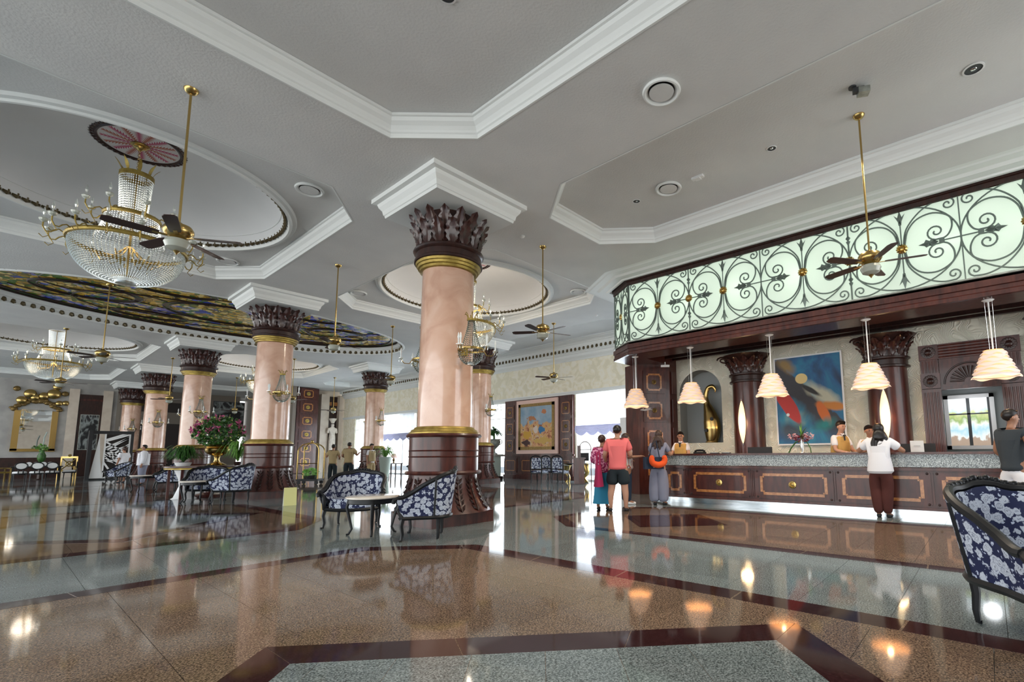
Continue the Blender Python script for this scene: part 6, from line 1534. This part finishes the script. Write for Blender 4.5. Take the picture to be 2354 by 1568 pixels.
# dark niche with portrait
nn_ = thing('dark_wall_panel', (3.72, YF-.02, 0), 'tall dark wood wall panel behind the portrait at far left', 'panelling', [('panel', MB().box(-.52, .52, -.08, 0, .02, 5.1), 'dwood'), ('top_bar', MB().box(-.52, .52, -.12, -.08, 4.7, 4.82), 'wood')])
thing('portrait', (3.72, YF-.11, 2.75), 'dark portrait photograph in a thin frame on the far left wall', 'picture', [('thin_frame', MB().box(-.42, .42, -.03, 0, -1.1, 1.1), 'silver'), ('print', MB().box(-.38, .38, -.04, -.03, -1.06, 1.06), 'portrait')])
# gilded mirror
mr = empty('gilded_mirror', (1.5, YF-.02, 0), 'large gilded mirror with an ornate carved top on the far left wall', 'mirror')
MB().box(-.62, .62, -.05, 0, 1.7, 4.0).build('mirror_glass', 'mirror', mr)
for s in (-1, 1):
    MB().box(s*.74-.13, s*.74+.13, -.12, 0, 1.6, 3.95).build('side_frame', 'brass', mr)
MB().box(-.88, .88, -.12, 0, 1.55, 1.72).build('bottom_frame', 'brass', mr)
c = MB(); rng = random.Random(2)
for k in range(34):
    t = k/33; x = -.95+1.9*t; z = 4.0+.55*math.sin(PI*t)**.8; c.ball((x, -.08, z+rng.uniform(-.08, .1)), (rng.uniform(.08, .16), .07, rng.uniform(.08, .15)), 8, 6)
c.build('carved_crest', 'darkgold', mr, True)
orb0 = None
for k, (x, z, r) in enumerate(((.62, 5.2, .15), (2.55, 5.05, .15), (1.15, 4.95, .26), (2.2, 5.45, .20), (2.1, 5.0, .30), (1.7, 4.85, .22), (.85, 4.55, .22), (2.35, 4.45, .16), (2.62, 4.48, .15), (1.35, 4.75, .2))):
    e = empty('gilt_wall_orb', (x, YF-.16, z), ['small gilt disc high at the left of the mirror', 'small gilt disc high at the right of the mirror', 'gilt globe above the left of the mirror crest', 'topmost gilt globe of the cluster over the mirror', 'largest gilt globe over the mirror crest', 'gilt globe just left of the largest one', 'gilt globe at the left shoulder of the mirror', 'shining gilt globe at the right shoulder of the mirror', 'outermost right gilt globe beside the mirror', 'gilt globe in the middle of the mirror crest'][k], 'ornament', group='gilt globes around the mirror')
    MB().ball((0, 0, 0), (r, r*.5, r), 16, 10).build('globe', 'darkgold' if k < 2 else 'brass', e, True); MB().lathe([(r*.3, 0), (r*.3, .02)], 12, mat=Matrix.Translation((0, r*.5+.02, 0)) @ Matrix.Rotation(PI/2, 4, 'X')).build('wall_mount', 'darkgold', e)
# black screen frame with white lattice
ls = empty('lattice_screen', (4.0, 36.6, 0), 'black framed standing screen with a white random lattice', 'screen', 0)
MB().box(-.85, .92, -.10, .0, 2.42, 2.58).box(-.85, .92, -.10, .10, 0, .07).build('frame_bars', 'blackmat', ls)
MB().box(-.85, -.70, -.35, .0, 0, 2.58).build('black_side', 'blackmat', ls); MB().box(.80, .92, -.12, .02, 0, 2.58).build('black_side', 'blackmat', ls)
MB().add([(-.68, -.12, .08), (-.20, -.12, .08), (-.34, -.12, 1.2), (-.42, -.12, 2.35), (-.68, -.06, .08), (-.20, -.06, .08), (-.34, -.06, 1.2), (-.42, -.06, 2.35)], [(0, 1, 2, 3), (7, 6, 5, 4), (0, 4, 5, 1), (1, 5, 6, 2), (2, 6, 7, 3), (3, 7, 4, 0)]).build('white_cone', 'white', ls)
MB().box(-.22, -.16, -.08, -.02, .07, 2.42).box(.74, .80, -.08, -.02, .07, 2.42).build('lattice_edge', 'white', ls)
rng = random.Random(21)
for k in range(17):
    side = rng.random(); z0 = rng.uniform(.1, 2.35); an = rng.choice((1, -1))*rng.uniform(.25, 1.1); x0, x1 = -.2, .78; cx_ = (x0+x1)/2
    pts = clip([(cx_-2*math.cos(an)-.04*math.sin(an), z0-2*math.sin(an)+.04*math.cos(an)), (cx_-2*math.cos(an)+.04*math.sin(an), z0-2*math.sin(an)-.04*math.cos(an)), (cx_+2*math.cos(an)+.04*math.sin(an), z0+2*math.sin(an)-.04*math.cos(an)), (cx_+2*math.cos(an)-.04*math.sin(an), z0+2*math.sin(an)+.04*math.cos(an))], [(x0, .07), (x1, .07), (x1, 2.42), (x0, 2.42)])
    if len(pts) < 3: continue
    o = MB().prism(pts, .03, .06, Matrix.Rotation(PI/2, 4, 'X')).build('lattice_slat', 'white', ls)
MB().box(-.2, .78, .12, .16, .07, 2.42).build('dark_backing', 'darkwall', ls)
# dining furniture by the mirror
def oval_chair(loc_, rz, lab, first=[]):
    if first: return dup(first[0], loc=loc_, rz=rz, label=lab)
    e = empty('oval_back_chair', loc_, lab, 'chair', rz, 'dark oval-backed chairs'); first.append(e)
    MB().lathe([(.24, 0), (.25, .03), (.24, .08), (.20, .10)], 20, (0, 0, .42)).build('seat', 'white', e, True); MB().lathe([(.26, .36), (.27, .40), (.26, .43)], 20).build('seat_frame', 'black', e)
    T = Matrix.Translation((0, -.25, .78)) @ Matrix.Rotation(PI/2, 4, 'X'); MB().lathe([(.17, 0), (.18, .02), (.17, .04)], 20, mat=T @ Matrix.Diagonal((1, .8, 1, 1))).build('oval_pad', 'white', e, True)
    MB().tube([(.21*math.cos(t), -.27, .78+.17*math.sin(t)) for t in [2*PI*j/20 for j in range(20)]], .025, 6, True).build('oval_frame', 'black', e)
    for sx, sy in ((-1, 1), (1, 1), (-1, -1), (1, -1)): MB().tube([(sx*.2, sy*.19, .40), (sx*.21, sy*.2, .01)], lambda t: .024-.01*t, 6).build('leg', 'black', e)
    MB().tube([(-.08, -.25, .42), (-.08, -.27, .60)], .02).tube([(.08, -.25, .42), (.08, -.27, .60)], .02).build('back_posts', 'black', e)
    return e
for loc_, rz, lab in (((.95, 37.0, 0), .1, 'dark oval-backed chair with white pad, left one at the far dining table'), ((2.05, 37.2, 0), -.1, 'dark oval-backed chair, right one at the far dining table'), ((2.75, 38.6, 0), 1.5, 'dark oval-backed chair nearest the lattice screen'), ((1.5, 36.8, 0), 0, 'dark oval-backed chair between the two others at the far table')): oval_chair(loc_, rz, lab)
thing('dining_table', (1.55, 38.2, 0), 'dark long table at far left below the mirror', 'table', [('top', MB().box(-.9, .9, -.45, .45, .70, .75), 'black')]+[('leg', MB().box(x-.03, x+.03, y-.03, y+.03, 0, .70), 'black') for x in (-.8, .8) for y in (-.4, .4)])
for k, x in enumerate((1.25, 1.5, 1.75, 2.0)): thing('folded_cushion', (x, 38.0, .75), ['striped cushion at the left end of the row on the far table', 'second striped cushion from the left on the far table', 'third striped cushion from the left on the far table', 'striped cushion at the right end of the row on the far table'][k], 'cushion', [('cushion', MB().tube([(0, -.2, .11), (0, .2, .11)], .11, 10), 'white', True), ('dark_band', MB().tube([(0, -.08, .11), (0, 0, .11)], .114, 10), 'blackmat')], group='striped cushions on the far table')
def gilt_chair(loc_, rz, lab, first=[]):
    if first: return dup(first[0], loc=loc_, rz=rz, label=lab)
    e = empty('gilt_armchair', loc_, lab, 'chair', rz, 'gilded openwork armchairs'); first.append(e)
    MB().box(-.30, .30, -.28, .28, .42, .50).build('seat', 'gold', e)
    b = MB()
    for a_, b_ in (((-.30, .5), (.30, 1.15)), ((.30, .5), (-.30, 1.15))): b.tube([(a_[0], -.27, a_[1]), (b_[0], -.27, b_[1])], .03, 6)
    b.tube([(.13*math.cos(t), -.27, .83+.13*math.sin(t)) for t in [2*PI*j/12 for j in range(12)]], .03, 6, True); b.build('openwork_back', 'brass', e)
    MB().box(-.34, -.28, -.30, -.24, 0, 1.25).box(.28, .34, -.30, -.24, 0, 1.25).box(-.34, .34, -.30, -.24, 1.15, 1.25).build('back_frame', 'brass', e); MB().ball((0, -.27, 1.30), .08, 10, 6).build('crest', 'brass', e)
    for sx in (-1, 1): MB().box(sx*.31-.03, sx*.31+.03, .22, .28, 0, .68).build('leg', 'brass', e); MB().box(sx*.31-.03, sx*.31+.03, -.28, .28, .64, .70).build('arm_rest', 'brass', e)
    return e
gilt_chair((2.75, 39.9, 0), 2.9, 'bright gilded openwork armchair right of the far dining table'); gilt_chair((.35, 38.6, 0), -1.3, 'gilded armchair at the extreme left edge of the picture')
gv = thing('green_vase', (1.75, 40.2, 0), 'tall green vase on a stand before the mirror', 'vase', [('stand', MB().lathe([(.3, 0), (.1, .05), (.08, .9), (.3, .95)], 16), 'dwood'), ('vase', MB().lathe([(.08, .95), (.16, 1.1), (.17, 1.3), (.09, 1.5), (.12, 1.6)], 16), 'green', True)])
b = MB(); leafball(b, (0, 0, 1.72), (.22, .22, .2), 120, .12, random.Random(6)); b.build('flowers', 'lgreen', gv, kind='stuff'); MB().tube([(0, 0, 1.5), (.02, 0, 2.3), (.1, 0, 2.6)], .03, 5).build('tall_stem', 'pistachio', gv)
# recess: dark portal between columns and a large dark picture
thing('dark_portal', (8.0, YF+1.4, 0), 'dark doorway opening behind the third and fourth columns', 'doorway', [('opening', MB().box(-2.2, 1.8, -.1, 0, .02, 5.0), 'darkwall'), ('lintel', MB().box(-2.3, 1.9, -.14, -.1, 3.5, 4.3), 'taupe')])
thing('wall_photograph', (11.3, YF+1.45, 4.0), 'large dark photograph on the far wall above the flower arrangement', 'picture', [('thin_frame', MB().box(-1.0, 1.0, -.05, 0, -1.2, 1.35), 'dgrey'), ('print', MB().box(-.95, .95, -.06, -.05, -1.15, 1.3), 'portrait')])
# tall panelled piers and statue niche
def pier2(loc_, w_, lab, rz=0):
    e = empty('panelled_pier', loc_, lab, 'pier', rz)
    MB().box(-w_/2, w_/2, -.0, .9, .02, 5.75).build('pier_body', 'wood', e)
    for k in range(6):
        z = .75+.92*k; f = MB().box(-w_*.36, w_*.36, -.04, 0, z-.38, z+.38).build('raised_panel', 'wood', e)
        inlay_frame(f, 0, z, w_*.46, .52, lambda u, v, o: (u, -.04-o, v), .06, d=.02); medal(f, (0, -.05, z), .13, (0, -1, 0), 'gilt_rosette', 'gold')
    for k in range(6):
        z = .75+.92*k; medal(e, (-w_/2-.01, .45, z), .12, (-1, 0, 0), 'gilt_rosette', 'gold')
    return e
pier2((13.35, 35.5, 0), 1.35, 'tall mahogany pier with a column of inlaid squares and gilt rosettes')
thing('gilt_carved_post', (12.05, 36.4, 0), 'tall thin gilded carved post left of the far mahogany pier', 'ornament', [('post', tube_r([(0, 0, 1.0), (.05, 0, 1.8), (-.03, 0, 2.6), (.06, 0, 3.4), (.15, 0, 3.9), (.1, 0, 4.3)], [.10, .07, .09, .08, .2, .06]), 'darkgold', True), ('foot', MB().lathe([(.25, 0), (.1, .1), (.1, 1.0)], 16), 'pistachio')])
for k, x in enumerate((14.75, 16.0+.0)):
    ntrim += 1; struct(MB().box(x-.30, x+.25, 36.1, 36.6, 0, 5.5).box(x-.34, x+.29, 36.05, 36.6, 0, .3).build('trim_%d' % ntrim, 'buff'))
thing('statue_niche', (15.38, 36.58, 0), 'dark wood arched niche behind the stone statue', 'niche', [('back_panel', MB().box(-.42, .42, -.1, 0, .02, 5.4), 'dwood'), ('inlay_bar', MB().box(-.38, -.08, -.14, -.1, 4.75, 5.0), 'inlay'), ('inlay_bar', MB().box(.08, .38, -.14, -.1, 4.75, 5.0), 'inlay'), ('arch_moulding', MB().tube([(-.36*math.cos(PI*j/12), -.12, 4.1+.36*math.sin(PI*j/12)) for j in range(13)], .04, 6), 'wood')])
st = empty('statue', (15.2, 35.9, 0), 'pale stone classical figure with a capital on its head in the niche', 'statue')
MB().lathe([(.34, 0), (.34, 1.25), (.38, 1.3), (.38, 1.36)], 20).build('pedestal', 'buff', st)
zz_ = 1.36
Jn = {'b': (V3(0, 0, zz_+.05), .22), 'k': (V3(.0, 0, zz_+.6), .19), 'h': (V3(0, 0, zz_+1.05), .21), 'w': (V3(0, 0, zz_+1.30), .16), 'c': (V3(0, 0, zz_+1.55), .19), 'n': (V3(0, 0, zz_+1.80), .07), 'hd': (V3(0, 0, zz_+1.95), .12), 'top': (V3(0, 0, zz_+2.05), .10),
      'sl': (V3(-.26, 0, zz_+1.66), .09), 'el': (V3(-.30, .02, zz_+1.35), .07), 'sr': (V3(.26, 0, zz_+1.66), .09), 'er': (V3(.30, .02, zz_+1.35), .07)}
skin_mesh('figure', Jn, [('b', 'k'), ('k', 'h'), ('h', 'w'), ('w', 'c'), ('c', 'n'), ('n', 'hd'), ('hd', 'top'), ('c', 'sl'), ('sl', 'el'), ('c', 'sr'), ('sr', 'er')], st, 'marble', 2, 'h')
f = MB()
for k in range(12): a_ = 2*PI*k/12; f.tube([(.21*math.cos(a_), .21*math.sin(a_), zz_), (.19*math.cos(a_), .19*math.sin(a_), zz_+1.1)], .025, 5)
f.build('robe_folds', 'marble', st, True); MB().lathe([(.10, zz_+2.08), (.14, zz_+2.2), (.24, zz_+2.34), (.26, zz_+2.42)], 16).build('head_capital', 'marble', st, True)
thing('table_lamp', (14.2, 25.6, .72), 'small table lamp with a pinkish shade beyond the tall planter', 'lamp', [('lamp_base', MB().lathe([(.08, 0), (.03, .05), (.07, .18), (.02, .3)], 12), 'brass', True), ('lamp_shade', MB().lathe([(.20, .28), (.10, .52)], 16, caps=False), 'tapepink', True)])
thing('lamp_table', (14.2, 25.6, 0), 'dark square table under the small lamp', 'table', [('top', MB().box(-.35, .35, -.35, .35, .68, .72), 'dwood')]+[('leg', MB().box(x-.03, x+.03, y-.03, y+.03, 0, .68), 'dwood') for x in (-.3, .3) for y in (-.3, .3)])
for k, (x, y) in enumerate(((14.2, 27.0), (14.9, 24.3))): barrel('armchair', (x, y, 0), facing(-.8, -.4), ['distant floral armchair beside the small table lamp, left', 'distant floral armchair beside the small table lamp, right'][k])
